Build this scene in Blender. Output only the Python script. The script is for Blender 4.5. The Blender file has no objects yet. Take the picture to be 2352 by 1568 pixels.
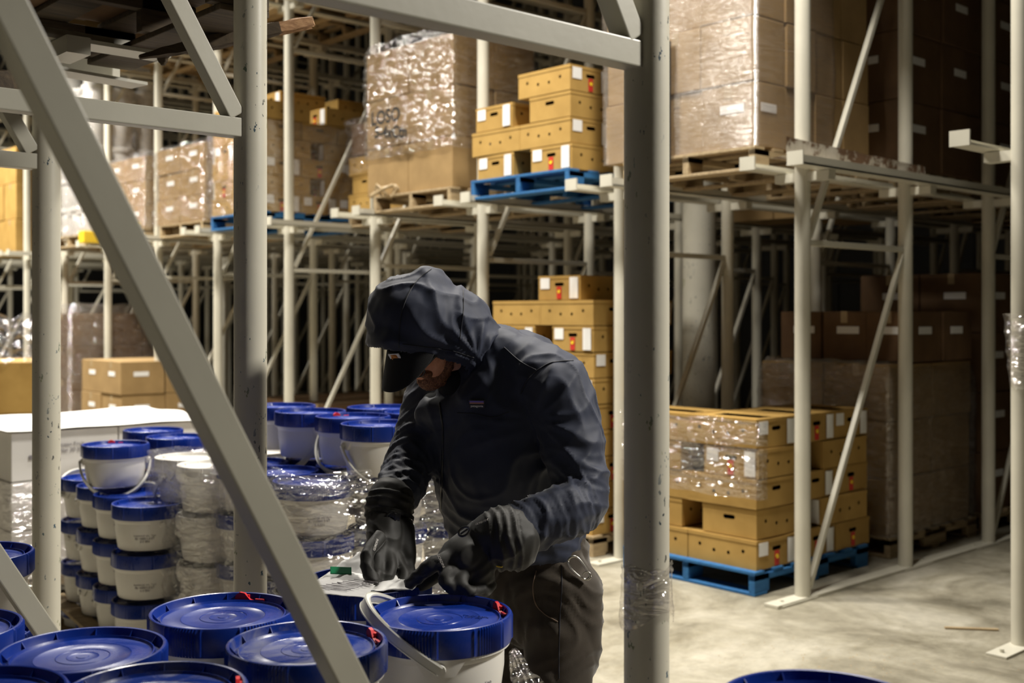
import bpy, bmesh, math, random
from mathutils import Vector, Matrix, noise
from mathutils.bvhtree import BVHTree
R = math.radians
rnd = random.Random(7)
SC = bpy.context.scene
C = SC.collection
# ------------------------------------------------------------ camera, light, exposure
F = 2600.0            # focal length in pixels of the 2352 px wide frame
CH = 1.6              # eye height
HY = 720.0            # horizon row
cd = bpy.data.cameras.new('camera'); cam = bpy.data.objects.new('camera', cd); C.objects.link(cam)
cam.location = (0, 0, CH); cam.rotation_euler = (R(90), 0, 0)
cd.sensor_width = 36; cd.lens = F / 2352 * 36; cd.shift_y = -(784 - HY) / 2352
cd.clip_start = .05; cd.clip_end = 100
cd.dof.use_dof = True; cd.dof.focus_distance = 2.85; cd.dof.aperture_fstop = 3.4
SC.camera = cam
w = bpy.data.worlds.new('world'); SC.world = w; w.use_nodes = True
w.node_tree.nodes['Background'].inputs[0].default_value = (.75, .8, 1, 1)
w.node_tree.nodes['Background'].inputs[1].default_value = .002
SC.view_settings.view_transform = 'Standard'
try: SC.view_settings.look = 'None'
except Exception: pass
SC.view_settings.exposure = 0.0; SC.view_settings.gamma = 1.0; SC.view_settings.use_curve_mapping = False
# the rack grid: p runs into the lanes (away to the right), v runs along the aisle (away to the left)
TH = R(42)
PX, PY = math.cos(TH), math.sin(TH)
BO = Vector((1.63, 6.35, 0))
def bp(p, v, z=0.0): return Vector((BO.x + PX * p - PY * v, BO.y + PY * p + PX * v, z))
def at(px, py, Y): return Vector(((px - 1176) * Y / F, Y, CH + (HY - py) * Y / F))
def lamp(loc, power, sx, sy, col=(1, .95, .86), aim=None, spread=180):
    l = bpy.data.lights.new('aisle_or_fill_lamp', 'AREA'); l.shape = 'RECTANGLE'; l.size = sx; l.size_y = sy
    l.energy = power; l.color = col; l.spread = R(spread)
    o = bpy.data.objects.new('aisle_or_fill_lamp', l); C.objects.link(o); o.location = loc
    if aim is None: o.rotation_euler = (0, 0, TH)
    else: o.rotation_euler = (Vector(aim) - Vector(loc)).to_track_quat('-Z', 'Y').to_euler()
    return o
LAMPS = [(-1.2, -.35, 6.2, 190, 112), (-2.0, 2.2, 5.6, 215, 125), (-1.9, 6.0, 5.6, 250, 130), (-1.9, 9.4, 5.6, 360, 130), (-1.9, 12.8, 5.6, 360, 130)]
for (p_, v_, z_, e_, s_) in LAMPS: lamp(bp(p_, v_, z_), e_, .35, .9, spread=s_)
lamp((3.9, 2.7, 4.4), 62, .5, .5, aim=(-.5, 2.6, .9), spread=80)  # fill lamp added at the right, aimed at the near posts and worker
# ------------------------------------------------------------ mesh helpers
class MB:
    def __init__(s): s.v = []; s.f = []; s.m = []
    def add(s, vs, fs, mi=0, M=None):
        n = len(s.v)
        s.v += [tuple(M @ Vector(q)) if M else tuple(q) for q in vs]
        for f in fs: s.f.append([n + i for i in f]); s.m.append(mi)
        return s
    def box(s, c, d, rz=0, mi=0, M=None, bev=0):
        x, y, z = d[0] / 2, d[1] / 2, d[2] / 2
        T = Matrix.Translation(c) @ Matrix.Rotation(rz, 4, 'Z')
        if M: T = M @ T
        if bev:
            bm = bmesh.new(); bmesh.ops.create_cube(bm, size=1)
            for q in bm.verts: q.co = Vector((q.co.x * d[0], q.co.y * d[1], q.co.z * d[2]))
            bmesh.ops.bevel(bm, geom=bm.edges[:], offset=bev, segments=2, affect='EDGES', profile=.6)
            bm.verts.index_update()
            s.add([q.co for q in bm.verts], [[q.index for q in f.verts] for f in bm.faces], mi, T); bm.free(); return s
        vs = [(-x,-y,-z),(x,-y,-z),(x,y,-z),(-x,y,-z),(-x,-y,z),(x,-y,z),(x,y,z),(-x,y,z)]
        return s.add(vs, [(0,3,2,1),(4,5,6,7),(0,1,5,4),(1,2,6,5),(2,3,7,6),(3,0,4,7)], mi, T)
    def bar(s, a, b, w, h, up=(0,0,1), mi=0, bev=0):
        a = Vector(a); b = Vector(b); d = b - a; L = d.length; d.normalize()
        u = Vector(up); x = u.cross(d)
        if x.length < 1e-4: x = Vector((1,0,0)).cross(d)
        x.normalize(); y = d.cross(x)
        M = Matrix((x, y, d)).transposed().to_4x4(); M.translation = (a + b) / 2
        return s.box((0,0,0), (w, h, L), 0, mi, M, bev)
    def tube(s, pts, r, n=12, caps=True, mi=0, sx=1.0, up=(0,0,1)):
        pts = [Vector(q) for q in pts]; rr = r if isinstance(r, (list, tuple)) else [r] * len(pts)
        vs = []; fs = []; px = None
        for i, q in enumerate(pts):
            t = (pts[min(i + 1, len(pts) - 1)] - pts[max(i - 1, 0)]).normalized()
            if px is None:
                px = Vector(up).cross(t)
                if px.length < 1e-3: px = Vector((1,0,0)).cross(t)
            px = (px - t * px.dot(t)).normalized(); py = t.cross(px)
            for k in range(n):
                a = 2 * math.pi * k / n
                vs.append(q + px * (math.cos(a) * rr[i] * sx) + py * (math.sin(a) * rr[i]))
        for i in range(len(pts) - 1):
            for k in range(n):
                k2 = (k + 1) % n
                fs.append((i*n+k, i*n+k2, (i+1)*n+k2, (i+1)*n+k))
        if caps: fs.append(list(range(n))[::-1]); fs.append([(len(pts)-1)*n + k for k in range(n)])
        return s.add(vs, fs, mi)
    def lathe(s, prof, n=64, mi=0, M=None, rf=None):
        vs = []; fs = []
        for j, (r, z) in enumerate(prof):
            for k in range(n):
                a = 2 * math.pi * k / n; q = r + (rf(j, a, k) if rf else 0)
                vs.append((q * math.cos(a), q * math.sin(a), z))
        for j in range(len(prof) - 1):
            for k in range(n):
                k2 = (k + 1) % n; fs.append((j*n+k, j*n+k2, (j+1)*n+k2, (j+1)*n+k))
        return s.add(vs, fs, mi, M)
    def grid(s, fn, nu, nv, mi=0, closed=False):
        vs = [fn(i / nu, j / nv) for j in range(nv + 1) for i in range(nu + (0 if closed else 1))]
        W = nu if closed else nu + 1
        fs = [(j*W+i, j*W+(i+1) % W, (j+1)*W+(i+1) % W, (j+1)*W+i) for j in range(nv) for i in range(nu)]
        return s.add(vs, fs, mi)
    def mesh(s, name, mats, smooth=None):
        me = bpy.data.meshes.new(name); me.from_pydata([tuple(q) for q in s.v], [], s.f)
        for m in (mats if isinstance(mats, (list, tuple)) else [mats]): me.materials.append(m)
        me.polygons.foreach_set('material_index', s.m)
        if smooth:
            me.polygons.foreach_set('use_smooth', [True] * len(s.f))
            if smooth < 180:
                try: me.set_sharp_from_angle(angle=R(smooth))
                except Exception: pass
        me.update(); return me
    def build(s, name, mats, parent=None, smooth=None, M=None):
        return link(name, s.mesh(name, mats, smooth), parent, M)
def link(name, me, parent=None, M=None):
    o = bpy.data.objects.new(name, me); C.objects.link(o)
    if parent: o.parent = parent
    if M is not None: o.matrix_basis = M
    return o
def tag(o, label=None, cat=None, group=None, kind=None):
    if label: o['label'] = label
    if cat: o['category'] = cat
    if group: o['group'] = group
    if kind: o['kind'] = kind
    return o
def empty(name, loc=(0,0,0), rz=0):
    o = bpy.data.objects.new(name, None); C.objects.link(o); o.location = loc; o.rotation_euler = (0, 0, rz)
    o.empty_display_size = .05; return o
kids = {}
def copy_tree(o, parent=None):
    c = o.copy(); C.objects.link(c)
    if parent: c.parent = parent
    for ch in kids_of(o): copy_tree(ch, c)
    return c
def kids_of(o):
    if o.name not in kids: kids[o.name] = [q for q in o.children]
    return kids[o.name]
def place(o, loc, rz):
    o.location = loc; o.rotation_euler = (0, 0, rz); return o
used = set()
def inst(proto, loc, rz, label, group=None):
    o = proto if proto.name not in used else copy_tree(proto)
    used.add(proto.name); place(o, loc, rz); o['label'] = label
    if group: o['group'] = group
    return o
ORD = ['bottom', 'second', 'third', 'fourth', 'fifth', 'sixth', 'seventh', 'eighth', 'ninth', 'tenth']
# ------------------------------------------------------------ materials
def mat(name, col, rough=.6, metal=0, spec=.5, **k):
    m = bpy.data.materials.new(name); m.use_nodes = True; nt = m.node_tree
    b = nt.nodes['Principled BSDF']; b.inputs['Base Color'].default_value = (*col, 1)
    b.inputs['Roughness'].default_value = rough; b.inputs['Metallic'].default_value = metal
    b.inputs['Specular IOR Level'].default_value = spec
    for a, q in k.items(): b.inputs[a.replace('_', ' ')].default_value = q
    return m
def N(m, t, **k):
    n = m.node_tree.nodes.new(t)
    for a, q in k.items():
        if a.startswith('i_'): n.inputs[a[2:].replace('_', ' ')].default_value = q
        else: setattr(n, a, q)
    return n
def L(m, a, b): m.node_tree.links.new(a, b)
def coords(m, scale=(1,1,1), kind='Object'):
    t = N(m, 'ShaderNodeTexCoord'); mp = N(m, 'ShaderNodeMapping'); mp.inputs['Scale'].default_value = scale
    L(m, t.outputs[kind], mp.inputs[0]); return mp.outputs[0]
def ramp(m, src, stops):
    r = N(m, 'ShaderNodeValToRGB'); e = r.color_ramp.elements
    while len(e) < len(stops): e.new(.5)
    for q, (pos, c) in zip(e, stops): q.position = pos; q.color = (*c, 1) if len(c) == 3 else c
    L(m, src, r.inputs[0]); return r.outputs[0]
def noisy(m, vec, scale, detail=4, rough=.55, dist=0):
    n = N(m, 'ShaderNodeTexNoise'); L(m, vec, n.inputs['Vector']); n.inputs['Scale'].default_value = scale
    n.inputs['Detail'].default_value = detail; n.inputs['Roughness'].default_value = rough
    n.inputs['Distortion'].default_value = dist; return n.outputs[0]
def mixc(m, fac, a, b, mode='MIX'):
    x = N(m, 'ShaderNodeMix', data_type='RGBA', blend_type=mode)
    for i, q in ((0, fac), (6, a), (7, b)):
        if hasattr(q, 'links'): L(m, q, x.inputs[i])
        else: x.inputs[i].default_value = q if i == 0 else (*q, 1)
    return x.outputs[2]
def bump(m, h, strength=.3, dist=.01):
    b = N(m, 'ShaderNodeBump'); b.inputs['Strength'].default_value = strength; b.inputs['Distance'].default_value = dist
    L(m, h, b.inputs['Height']); L(m, b.outputs[0], m.node_tree.nodes['Principled BSDF'].inputs['Normal'])
def base(m, sock): L(m, sock, m.node_tree.nodes['Principled BSDF'].inputs['Base Color'])
def rgh(m, sock): L(m, sock, m.node_tree.nodes['Principled BSDF'].inputs['Roughness'])

def paint(name, chips=True, col=(.60, .57, .47)):
    m = mat(name, col, .42)
    v = coords(m)
    tint = mixc(m, ramp(m, noisy(m, v, 3, 3), [(.35, (0,0,0)), (.7, (1,1,1))]), col, tuple(c * .88 for c in col))
    if chips:
        va = coords(m, (1, 1, .45))
        big = ramp(m, noisy(m, va, 9, 5, .7), [(.655, (0,0,0)), (.67, (1,1,1))])
        small = ramp(m, noisy(m, coords(m, (1, 1, .5)), 55, 3, .6), [(.645, (0,0,0)), (.66, (1,1,1))])
        zone = ramp(m, noisy(m, v, 4, 2), [(.44, (0,0,0)), (.54, (1,1,1))])
        hue = ramp(m, noisy(m, v, 6, 1), [(.4, (.02,.025,.03)), (.52, (.05,.10,.14)), (.62, (.22,.24,.10))])
        fac = mixc(m, 1.0, small, zone, 'MULTIPLY')
        tint = mixc(m, fac, tint, hue)
        tint = mixc(m, mixc(m, 1.0, big, zone, 'MULTIPLY'), tint, (.36, .36, .22))
    base(m, tint); bump(m, noisy(m, v, 40, 3), .12, .002)
    return m
M_POST = paint('cream_post_paint')
M_FRAME = paint('cream_frame_paint', False)
M_BRACE = paint('cream_brace_paint', False, (.45, .43, .35))
M_RUST = mat('rusty_painted_steel', (.5, .46, .4), .7)
base(M_RUST, ramp(M_RUST, noisy(M_RUST, coords(M_RUST), 7, 6, .7), [(.46, (.13,.07,.035)), (.53, (.5,.45,.38)), (.7, (.6,.55,.48))]))
def wood(name, a, b, sc=(1.2, 14, 14)):
    m = mat(name, a, .8); v = coords(m, sc)
    n = noisy(m, v, 3.0, 6, .65, .4)
    base(m, ramp(m, n, [(.3, a), (.72, b)])); bump(m, n, .5, .004); return m
M_WOOD = wood('pallet_wood', (.24, .17, .09), (.46, .35, .20))
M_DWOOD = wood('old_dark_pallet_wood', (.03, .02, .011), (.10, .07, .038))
M_SPLIT = wood('split_bare_wood', (.26, .13, .06), (.55, .33, .17), (2, 40, 40))
M_BLUEW = wood('blue_painted_wood', (.010, .08, .23), (.02, .14, .33))
def card(name, a, b, rough=.75):
    m = mat(name, a, rough, spec=.25); v = coords(m)
    n = noisy(m, v, 5, 4); base(m, ramp(m, n, [(.3, a), (.7, b)]))
    bump(m, noisy(m, coords(m, (1, 1, 6)), 30, 3), .08, .003); return m
M_CARD = card('kraft_cardboard', (.27, .175, .075), (.35, .23, .10))
M_BAN = card('yellow_kraft_cardboard', (.34, .205, .055), (.44, .275, .08))
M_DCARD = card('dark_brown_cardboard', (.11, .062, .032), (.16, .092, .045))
M_WCARD = card('white_cardboard', (.74, .72, .69), (.82, .80, .77), .6)
M_TAPE = mat('packing_tape', (.40, .30, .17), .25)
M_PAPER = mat('label_paper', (.80, .79, .77), .6)
M_INK = mat('black_ink', (.015, .015, .015), .6)
M_GREYINK = mat('grey_print', (.22, .20, .22), .6)
M_RED = mat('red_plastic', (.6, .008, .012), .5)
M_REDT = mat('red_tag', (.55, .03, .02), .5)
M_YEL = mat('yellow_sticker', (.85, .65, .03), .5)
M_BLUE = mat('blue_lid_plastic', (.004, .024, .21), .27, spec=.45)
_n = noisy(M_BLUE, coords(M_BLUE), 7, 5, .6, .6)
rgh(M_BLUE, ramp(M_BLUE, _n, [(.35, (.2,.2,.2)), (.7, (.5,.5,.5))]))
bump(M_BLUE, noisy(M_BLUE, coords(M_BLUE), 45, 2), .06, .003)
M_DUST = mat('dusty_blue_lid_plastic', (.004, .024, .21), .35)
_d = ramp(M_DUST, noisy(M_DUST, coords(M_DUST), 9, 6, .62, 1.2), [(.42, (0,0,0)), (.66, (.75,.75,.75))])
base(M_DUST, mixc(M_DUST, _d, (.005, .026, .20), (.085, .09, .15)))
rgh(M_DUST, ramp(M_DUST, _d, [(0, (.22,.22,.22)), (1, (.6,.6,.6))]))
M_PAIL = mat('white_pail_plastic', (.68, .66, .62), .38, Subsurface_Weight=.15, Subsurface_Radius=(.02, .015, .01))
M_BAIL = mat('milky_handle_plastic', (.66, .65, .60), .35, Subsurface_Weight=.3, Subsurface_Radius=(.01, .01, .008))
M_BLACKP = mat('black_plastic', (.012, .012, .012), .35)
M_CHROME = mat('brushed_metal', (.6, .58, .52), .3, 1)
M_YPL = mat('yellow_plastic', (.75, .52, .03), .4)
def film(name, op, tint=(.85, .85, .9), sc=(1, 1, 9), rough=.16, white=.10, bs=.9, gcol=(1, 1, 1)):
    m = bpy.data.materials.new(name); m.use_nodes = True; nt = m.node_tree
    nt.nodes.remove(nt.nodes['Principled BSDF']); out = nt.nodes['Material Output']
    v = coords(m, sc); n = noisy(m, v, 6, 3, .5, .6)
    b = N(m, 'ShaderNodeBump'); b.inputs['Strength'].default_value = bs; b.inputs['Distance'].default_value = .03; L(m, n, b.inputs['Height'])
    t = N(m, 'ShaderNodeBsdfTransparent'); t.inputs[0].default_value = (.93, .92, .92, 1)
    g = N(m, 'ShaderNodeBsdfGlossy'); g.inputs['Roughness'].default_value = rough; g.inputs[0].default_value = (*gcol, 1); L(m, b.outputs[0], g.inputs['Normal'])
    d = N(m, 'ShaderNodeBsdfDiffuse'); d.inputs[0].default_value = (*tint, 1)
    m1 = N(m, 'ShaderNodeMixShader'); m1.inputs[0].default_value = op; L(m, t.outputs[0], m1.inputs[1]); L(m, g.outputs[0], m1.inputs[2])
    m2 = N(m, 'ShaderNodeMixShader'); L(m, m1.outputs[0], m2.inputs[1]); L(m, d.outputs[0], m2.inputs[2])
    st = ramp(m, n, [(.42, (white * .3,) * 3), (.72, (white * 2.2,) * 3)]); L(m, st, m2.inputs[0])
    L(m, m2.outputs[0], out.inputs[0]); return m
M_FILM = film('stretch_film', .20, white=.03, rough=.06, sc=(1.6, 1.6, 5), bs=1.0)
M_FILM2 = film('heavy_stretch_film', .22, (.6, .56, .56), (1.8, 1.8, 7), .07, .06, 1.0)
M_FILMW = film('milky_stretch_film', .18, (.6, .59, .62), (1.8, 1.8, 6), .07, .10, 1.0)
# ------------------------------------------------------------ the setting
M_FLOOR = mat('concrete_floor', (.4, .37, .3), .5)
v = coords(M_FLOOR)
a = ramp(M_FLOOR, noisy(M_FLOOR, v, 1.6, 8, .66, .6), [(.34, (.17,.15,.105)), (.5, (.33,.30,.225)), (.66, (.47,.435,.35))])
b_ = ramp(M_FLOOR, noisy(M_FLOOR, v, 14, 6, .7), [(.35, (.78,.78,.78)), (.7, (1.0,1.0,1.0))])
wet = ramp(M_FLOOR, noisy(M_FLOOR, coords(M_FLOOR, (1, 2.2, 1)), 1.7, 7, .66, .8), [(.5, (0,0,0)), (.66, (1,1,1))])
base(M_FLOOR, mixc(M_FLOOR, 1.0, a, b_, 'MULTIPLY'))
rgh(M_FLOOR, ramp(M_FLOOR, wet, [(0, (.55,.55,.55)), (1, (.26,.26,.26))]))
bump(M_FLOOR, noisy(M_FLOOR, v, 25, 6, .7), .35, .006)
M_WALL = mat('grey_insulated_wall', (.14, .145, .16), .7)
M_CEIL = mat('ceiling_panels', (.05, .05, .05), .9)
def slab(name, c, d, rz, m):
    o = MB().box((0,0,0), d).build(name, m); o.location = c; o.rotation_euler = (0,0,rz); tag(o, kind='structure'); return o
P0, P1_, V0, V1 = -9.0, 10.5, -7.0, 24.0
H = 8.0
pc, vc = (P0 + P1_) / 2, (V0 + V1) / 2
slab('floor', bp(pc, vc, -.05), (P1_ - P0 + .4, V1 - V0 + .4, .1), TH, M_FLOOR)
slab('ceiling', bp(pc, vc, H + .05), (P1_ - P0 + .4, V1 - V0 + .4, .1), TH, M_CEIL)
def ribwall(name, p, v, along_v, length):
    b = MB(); b.box((0,0,H/2), (length, .12, H))
    n = int(length / 1.1)
    for i in range(n + 1): b.box((-length/2 + i * length / n, 0, H/2), (.05, .16, H))
    o = b.build(name, M_WALL); o.location = bp(p, v); o.rotation_euler = (0, 0, TH + (R(90) if along_v else 0)); tag(o, kind='structure')
ribwall('wall_back', P1_, vc, True, V1 - V0); ribwall('wall_front', P0, vc, True, V1 - V0)
ribwall('wall_left', pc, V1, False, P1_ - P0); ribwall('wall_right', pc, V0, False, P1_ - P0)
# building column
o = MB().lathe([(.0, 0), (.136, 0), (.136, H - .01), (0, H - .01)], 40).build('building_column', M_POST, smooth=40)
o.location = at(1605, 720, 9.5) * Vector((1, 1, 0)) if False else Vector(((1605 - 1176) * 9.5 / F, 9.5, 0))
tag(o, 'thick round cream building column standing behind the stretch-wrapped banana boxes', 'column')
# ------------------------------------------------------------ rack frames
S = 1.378; D = 1.13; PR = .044
LV = (2.0, 4.03, 6.05)
def rack_frame(depth=D, top=6.6, sgn=1, foot=.06, m=M_FRAME, pm=M_FRAME, bs=.031, first=None, z0=.03):
    root = empty('rack_upright_frame')
    pl = MB().lathe([(0, .01), (PR, .01), (PR, top), (0, top)], 28).mesh('post', pm, 40)
    for q in (0, depth): o = link('post', pl, root); o.location = (sgn * q, 0, 0)
    plate = MB().box((0, 0, .006), (.34, .10, .012), bev=.002)
    for q in (-.11, .11): plate.lathe([(0, .028), (.011, .028), (.011, .012)], 8, M=Matrix.Translation((q, 0, 0)))
    pm_ = plate.mesh('base_plate', m)
    for q in (-.09, depth + .09): o = link('base_plate', pm_, root); o.location = (sgn * q, 0, 0)
    for z in LV:
        MB().box((sgn * depth / 2, 0, z), (depth - PR * 1.6, bs, bs * 1.1), bev=.003).build('crossbar', m, root)
    zz = [z0, *LV]
    for i in range(3):
        a = (sgn * foot, 0, zz[i] + .03); b = (sgn * (depth - .04), 0, zz[i+1] - .03)
        if i == 0 and first: a, b = first
        MB().bar(a, b, bs, bs, up=(0, 1, 0), bev=.003).build('diagonal_brace', M_BRACE if m is M_BRACE else m, root)
    tag(root, cat='rack frame'); return root
F0 = rack_frame()
ROWN = ['at the aisle', 'one step deep', 'two steps deep', 'at the back']
def nth(k): return ['first', 'second', 'third', 'fourth', 'fifth', 'sixth', 'seventh', 'eighth', 'ninth', 'tenth', 'eleventh', 'twelfth', 'thirteenth'][k]
for k in range(-1, 13):
    for j in range(4):
        if k == -1 and j > 0: continue
        if k == -1: lab = 'cream rack upright frame at the far right edge, its foot plate on open floor'
        elif k == 0 and j == 0: lab = 'cream rack upright frame standing in front of the blue pallet of banana boxes'
        elif k == 1 and j == 0: lab = 'cream rack upright frame mostly hidden behind the big near post right of the worker'
        elif k == 2 and j == 0: lab = 'cream rack upright frame between the loose-wrapped cartons and the upper banana boxes'
        else: lab = f'cream rack upright, {nth(k)} along the aisle from the right, {ROWN[j]}'
        inst(F0, bp(2 * D * j, S * k + (.158 if k == -1 else 0)), TH, lab, 'upright frames of the far rack')
# shelf rails with their bracket arms
def rail(length, m=M_FRAME):
    root = empty('shelf_rail')
    b = MB(); b.box((length / 2, 0, 0), (length, .10, .012)); b.box((length / 2, -.045, .02), (length, .01, .05)); b.build('rail', m, root)
    for q in range(int(length // D)):
        MB().box((.32 + q * D, .055, -.035), (.07, .16, .05)).build('bracket_arm', m, root)
    MB().box((.0, -.005, .03), (.012, .10, .075)).build('end_stop', m, root)
    tag(root, cat='shelf rail'); return root
RL = rail(7.2); RR = rail(7.2)
for c in RR.children: c.scale = (1, -1, 1)
ZL = {1: 2.40, 2: 4.46}
for k in range(-1, 13):
    for lev in (1, 2):
        for sd in (1, -1):
            if k == -1 and (sd == -1): continue
            pr = RL if sd == -1 else RR
            y = S * k + sd * .15 + (.158 if k == -1 else 0)
            side = 'left' if sd == 1 else 'right'
            lab = f'cream {"middle" if lev == 1 else "upper"} shelf rail, {side} side of the {nth(k)} rack upright from the right' if k >= 0 else f'cream {"middle" if lev == 1 else "upper"} shelf rail sticking out at the right edge of the photo'
            inst(pr, bp(-.30, y, ZL[lev]), TH, lab, 'shelf rails of the far rack')
# thin guide kerb on the floor along the first frame line
o = MB().box((3.6, 0, .01), (7.6, .09, .02), bev=.003).build('floor_guide_rail', M_FRAME); place(o, bp(-.1, .0, 0), TH)
tag(o, 'pale floor guide strip running from the foot of the banana-box frame into the dark', 'floor rail')
rust = MB()
rust.grid(lambda u, v_: (u * 1.5, (v_ - .5) * .13, .012 + .01 * noise.noise((u * 5, v_, 0))), 30, 3)
rust.grid(lambda u, v_: (u * 1.5, -.065 + .004 * noise.noise((u * 9, v_, 3)), .014 + v_ * .10 * (1 - .35 * u) + .006 * noise.noise((u * 12, 0, 1))), 30, 3)
o = rust.build('bent_guard_plate', M_RUST); place(o, bp(-.28, -.02, 2.44), TH)
tag(o, 'chipped and rusty steel guard plate lying on the shelf rail right of the wrapped cartons', 'plate')
# ------------------------------------------------------------ near rack
NP = [Vector((.2615, 2.2, 0)), Vector((-.705, 3.05, 0)), Vector((-1.53, 3.72, 0))]
def near_frame(i, depth, label, first):
    r = rack_frame(depth, 5.8, -1, .05, M_BRACE, M_POST, .046, first)
    place(r, NP[i], TH); tag(r, label, 'rack frame', 'upright frames of the near rack')
    return r
# crossbars of the near rack sit slightly higher than those of the far one
LV = (2.095, 4.12, 5.6)
near_frame(0, 1.27, 'big near rack frame right of the worker, its long brace crossing the foreground', ((-.24, 0, .19), (-1.24, 0, 2.06)))
near_frame(1, 1.27, 'near rack frame whose specked post stands left of the worker', ((-.1, 0, .1), (-1.24, 0, 2.02)))
near_frame(2, 1.27, 'near rack frame whose post is the leftmost large one in the foreground', ((-.1, 0, .1), (-1.24, 0, 2.02)))
# near shelf rails over the foreground
nr = rail(2.6, M_BRACE); place(nr, Vector((-1.11, 3.6, 2.415)), TH + math.pi)
tag(nr, 'white shelf rail under the dark pallet at the upper left', 'shelf rail')
hg = MB(); hg.box((0, 0, 0), (.34, .10, .010)); hg.box((0, .045, .035), (.24, .010, .07)); 
o = hg.build('bracket_plate', M_BRACE); place(o, at(215, 178, 3.75), TH + R(8)); tag(o, 'bent white bracket plate hanging below the shelf rail at the upper left', 'bracket')
# ------------------------------------------------------------ pallets
def pallet(m, Lp=1.2, Wv=1.0, dark=False):
    root = empty('pallet')
    r2 = random.Random(3)
    d = MB(); n = 7
    for i in range(n):
        x = -Lp / 2 + .05 + i * (Lp - .10) / (n - 1)
        d.box((x + r2.uniform(-.006, .006), 0, .129), (.095, Wv, .018), rz=r2.uniform(-.01, .01), bev=.003)
    d.build('deck_boards', m, root)
    for y in (-Wv / 2 + .022, 0, Wv / 2 - .022):
        b = MB()
        for (x, wd) in ((-Lp / 2 + .07, .14), (0, .30), (Lp / 2 - .07, .14)): b.box((x, y, .069), (wd, .042, .10), bev=.003)
        b.box((0, y, .102), (Lp, .042, .034), bev=.003)
        b.build('stringer', m, root)
    b = MB()
    for x in (-Lp / 2 + .06, 0, Lp / 2 - .06): b.box((x, 0, .01), (.12 if x else .09, Wv, .018), bev=.003)
    b.build('bottom_boards', m, root)
    tag(root, cat='pallet'); return root
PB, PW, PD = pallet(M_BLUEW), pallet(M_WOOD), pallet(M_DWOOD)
PT = .138
RT = 2.412
# ------------------------------------------------------------ boxes
def holed_panel(w_, h_, holes, T, out, mi=0):
    """rectangle in local xz with round or slot holes really cut out"""
    bm = bmesh.new(); es = []
    def loop(pts):
        vs = [bm.verts.new((q[0], 0, q[1])) for q in pts]
        for i in range(len(vs)): es.append(bm.edges.new((vs[i], vs[(i + 1) % len(vs)])))
    loop([(-w_/2, 0), (w_/2, 0), (w_/2, h_), (-w_/2, h_)])
    for (x, z, rx, rz_) in holes:
        loop([(x + (rx - rz_) * (1 if math.cos(a) > 0 else -1) + rz_ * math.cos(a), z + rz_ * math.sin(a)) for a in [2 * math.pi * (i + .5) / 14 for i in range(14)]])
    bmesh.ops.triangle_fill(bm, edges=es, use_beauty=True, normal=(0, -1, 0))
    bm.verts.index_update(); out.add([q.co for q in bm.verts], [[q.index for q in f.verts] for f in bm.faces], mi, T); bm.free()
BL, BW, BH = .50, .39, .172
def banana_box(kind):
    root = empty('banana_box'); b = MB(); g = .004
    lo = [(x, .085 + dz, .011, .011) for x, dz in ((-.16, .012), (-.055, -.01), (.05, -.01), (.155, .012))]
    sh = [(0, .108, .042, .013)]
    for s in (0, 1):
        holed_panel(BL - g, BH - g, lo, Matrix.Rotation(math.pi * s, 4, 'Z') @ Matrix.Translation((0, -BW/2 + g/2, 0)), b)
        holed_panel(BW - g, BH - g, sh, Matrix.Rotation(math.pi * (s + .5), 4, 'Z') @ Matrix.Translation((0, -BL/2 + g/2, 0)), b)
    x, y, z = BL/2 - g/2, BW/2 - g/2, BH - g
    b.add([(-x,-y,0),(x,-y,0),(x,y,0),(-x,y,0)], [(0,3,2,1)])
    # top flaps with an open middle
    b.add([(-x,-y,z),(x,-y,z),(x,-.07,z-.004),(-x,-.07,z-.004)], [(0,1,2,3)]); b.add([(-x,y,z),(x,y,z),(x,.07,z-.004),(-x,.07,z-.004)], [(3,2,1,0)])
    b.add([(-x,-.07,z-.004),(-.17,-.07,z-.006),(-.17,.07,z-.006),(-x,.07,z-.004)], [(0,1,2,3)]); b.add([(x,-.07,z-.004),(.17,-.07,z-.006),(.17,.07,z-.006),(x,.07,z-.004)], [(3,2,1,0)])
    b.box((0, 0, z - .03), (BL - .03, BW - .03, .01))
    for s in (-1, 1): b.box((0, s * (y + .0015), z - .012), (BL, .003, .02)); b.box((s * (x + .0015), 0, z - .012), (.003, BW, .02))
    b.build('carton', M_BAN, root)
    if kind != 'plain':
        for s in (-1, 1):
            if kind in ('tagged', 'label'):
                MB().box((s * (x + .004), s * -.13, .115), (.002, .085, .075)).build('label', M_PAPER, root)
                t = MB(); t.grid(lambda u, v_: (s * (x + .007 + .01 * math.sin(u * 3) * (1 - v_)), s * (.10 + u * .075), .155 - v_ * .145), 4, 6)
                t.build('shipping_sheet', M_PAPER, root)
            if kind in ('tagged', 'red'):
                MB().box((s * (x + .003), 0, .05), (.002, .042, .085)).build('red_tag', M_REDT, root)
                MB().lathe([(0, 0), (.013, 0), (.013, .002)], 12, M=Matrix.Translation((s * (x + .005), 0, .06)) @ Matrix.Rotation(R(90) * s, 4, 'Y')).build('sticker', M_YEL, root)
    tag(root, cat='box'); return root
BB = {k: banana_box(k) for k in ('tagged', 'plain', 'label', 'red')}
def n_sp(l, seed): return 3 if (l + seed) % 2 == 0 else 2
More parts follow.
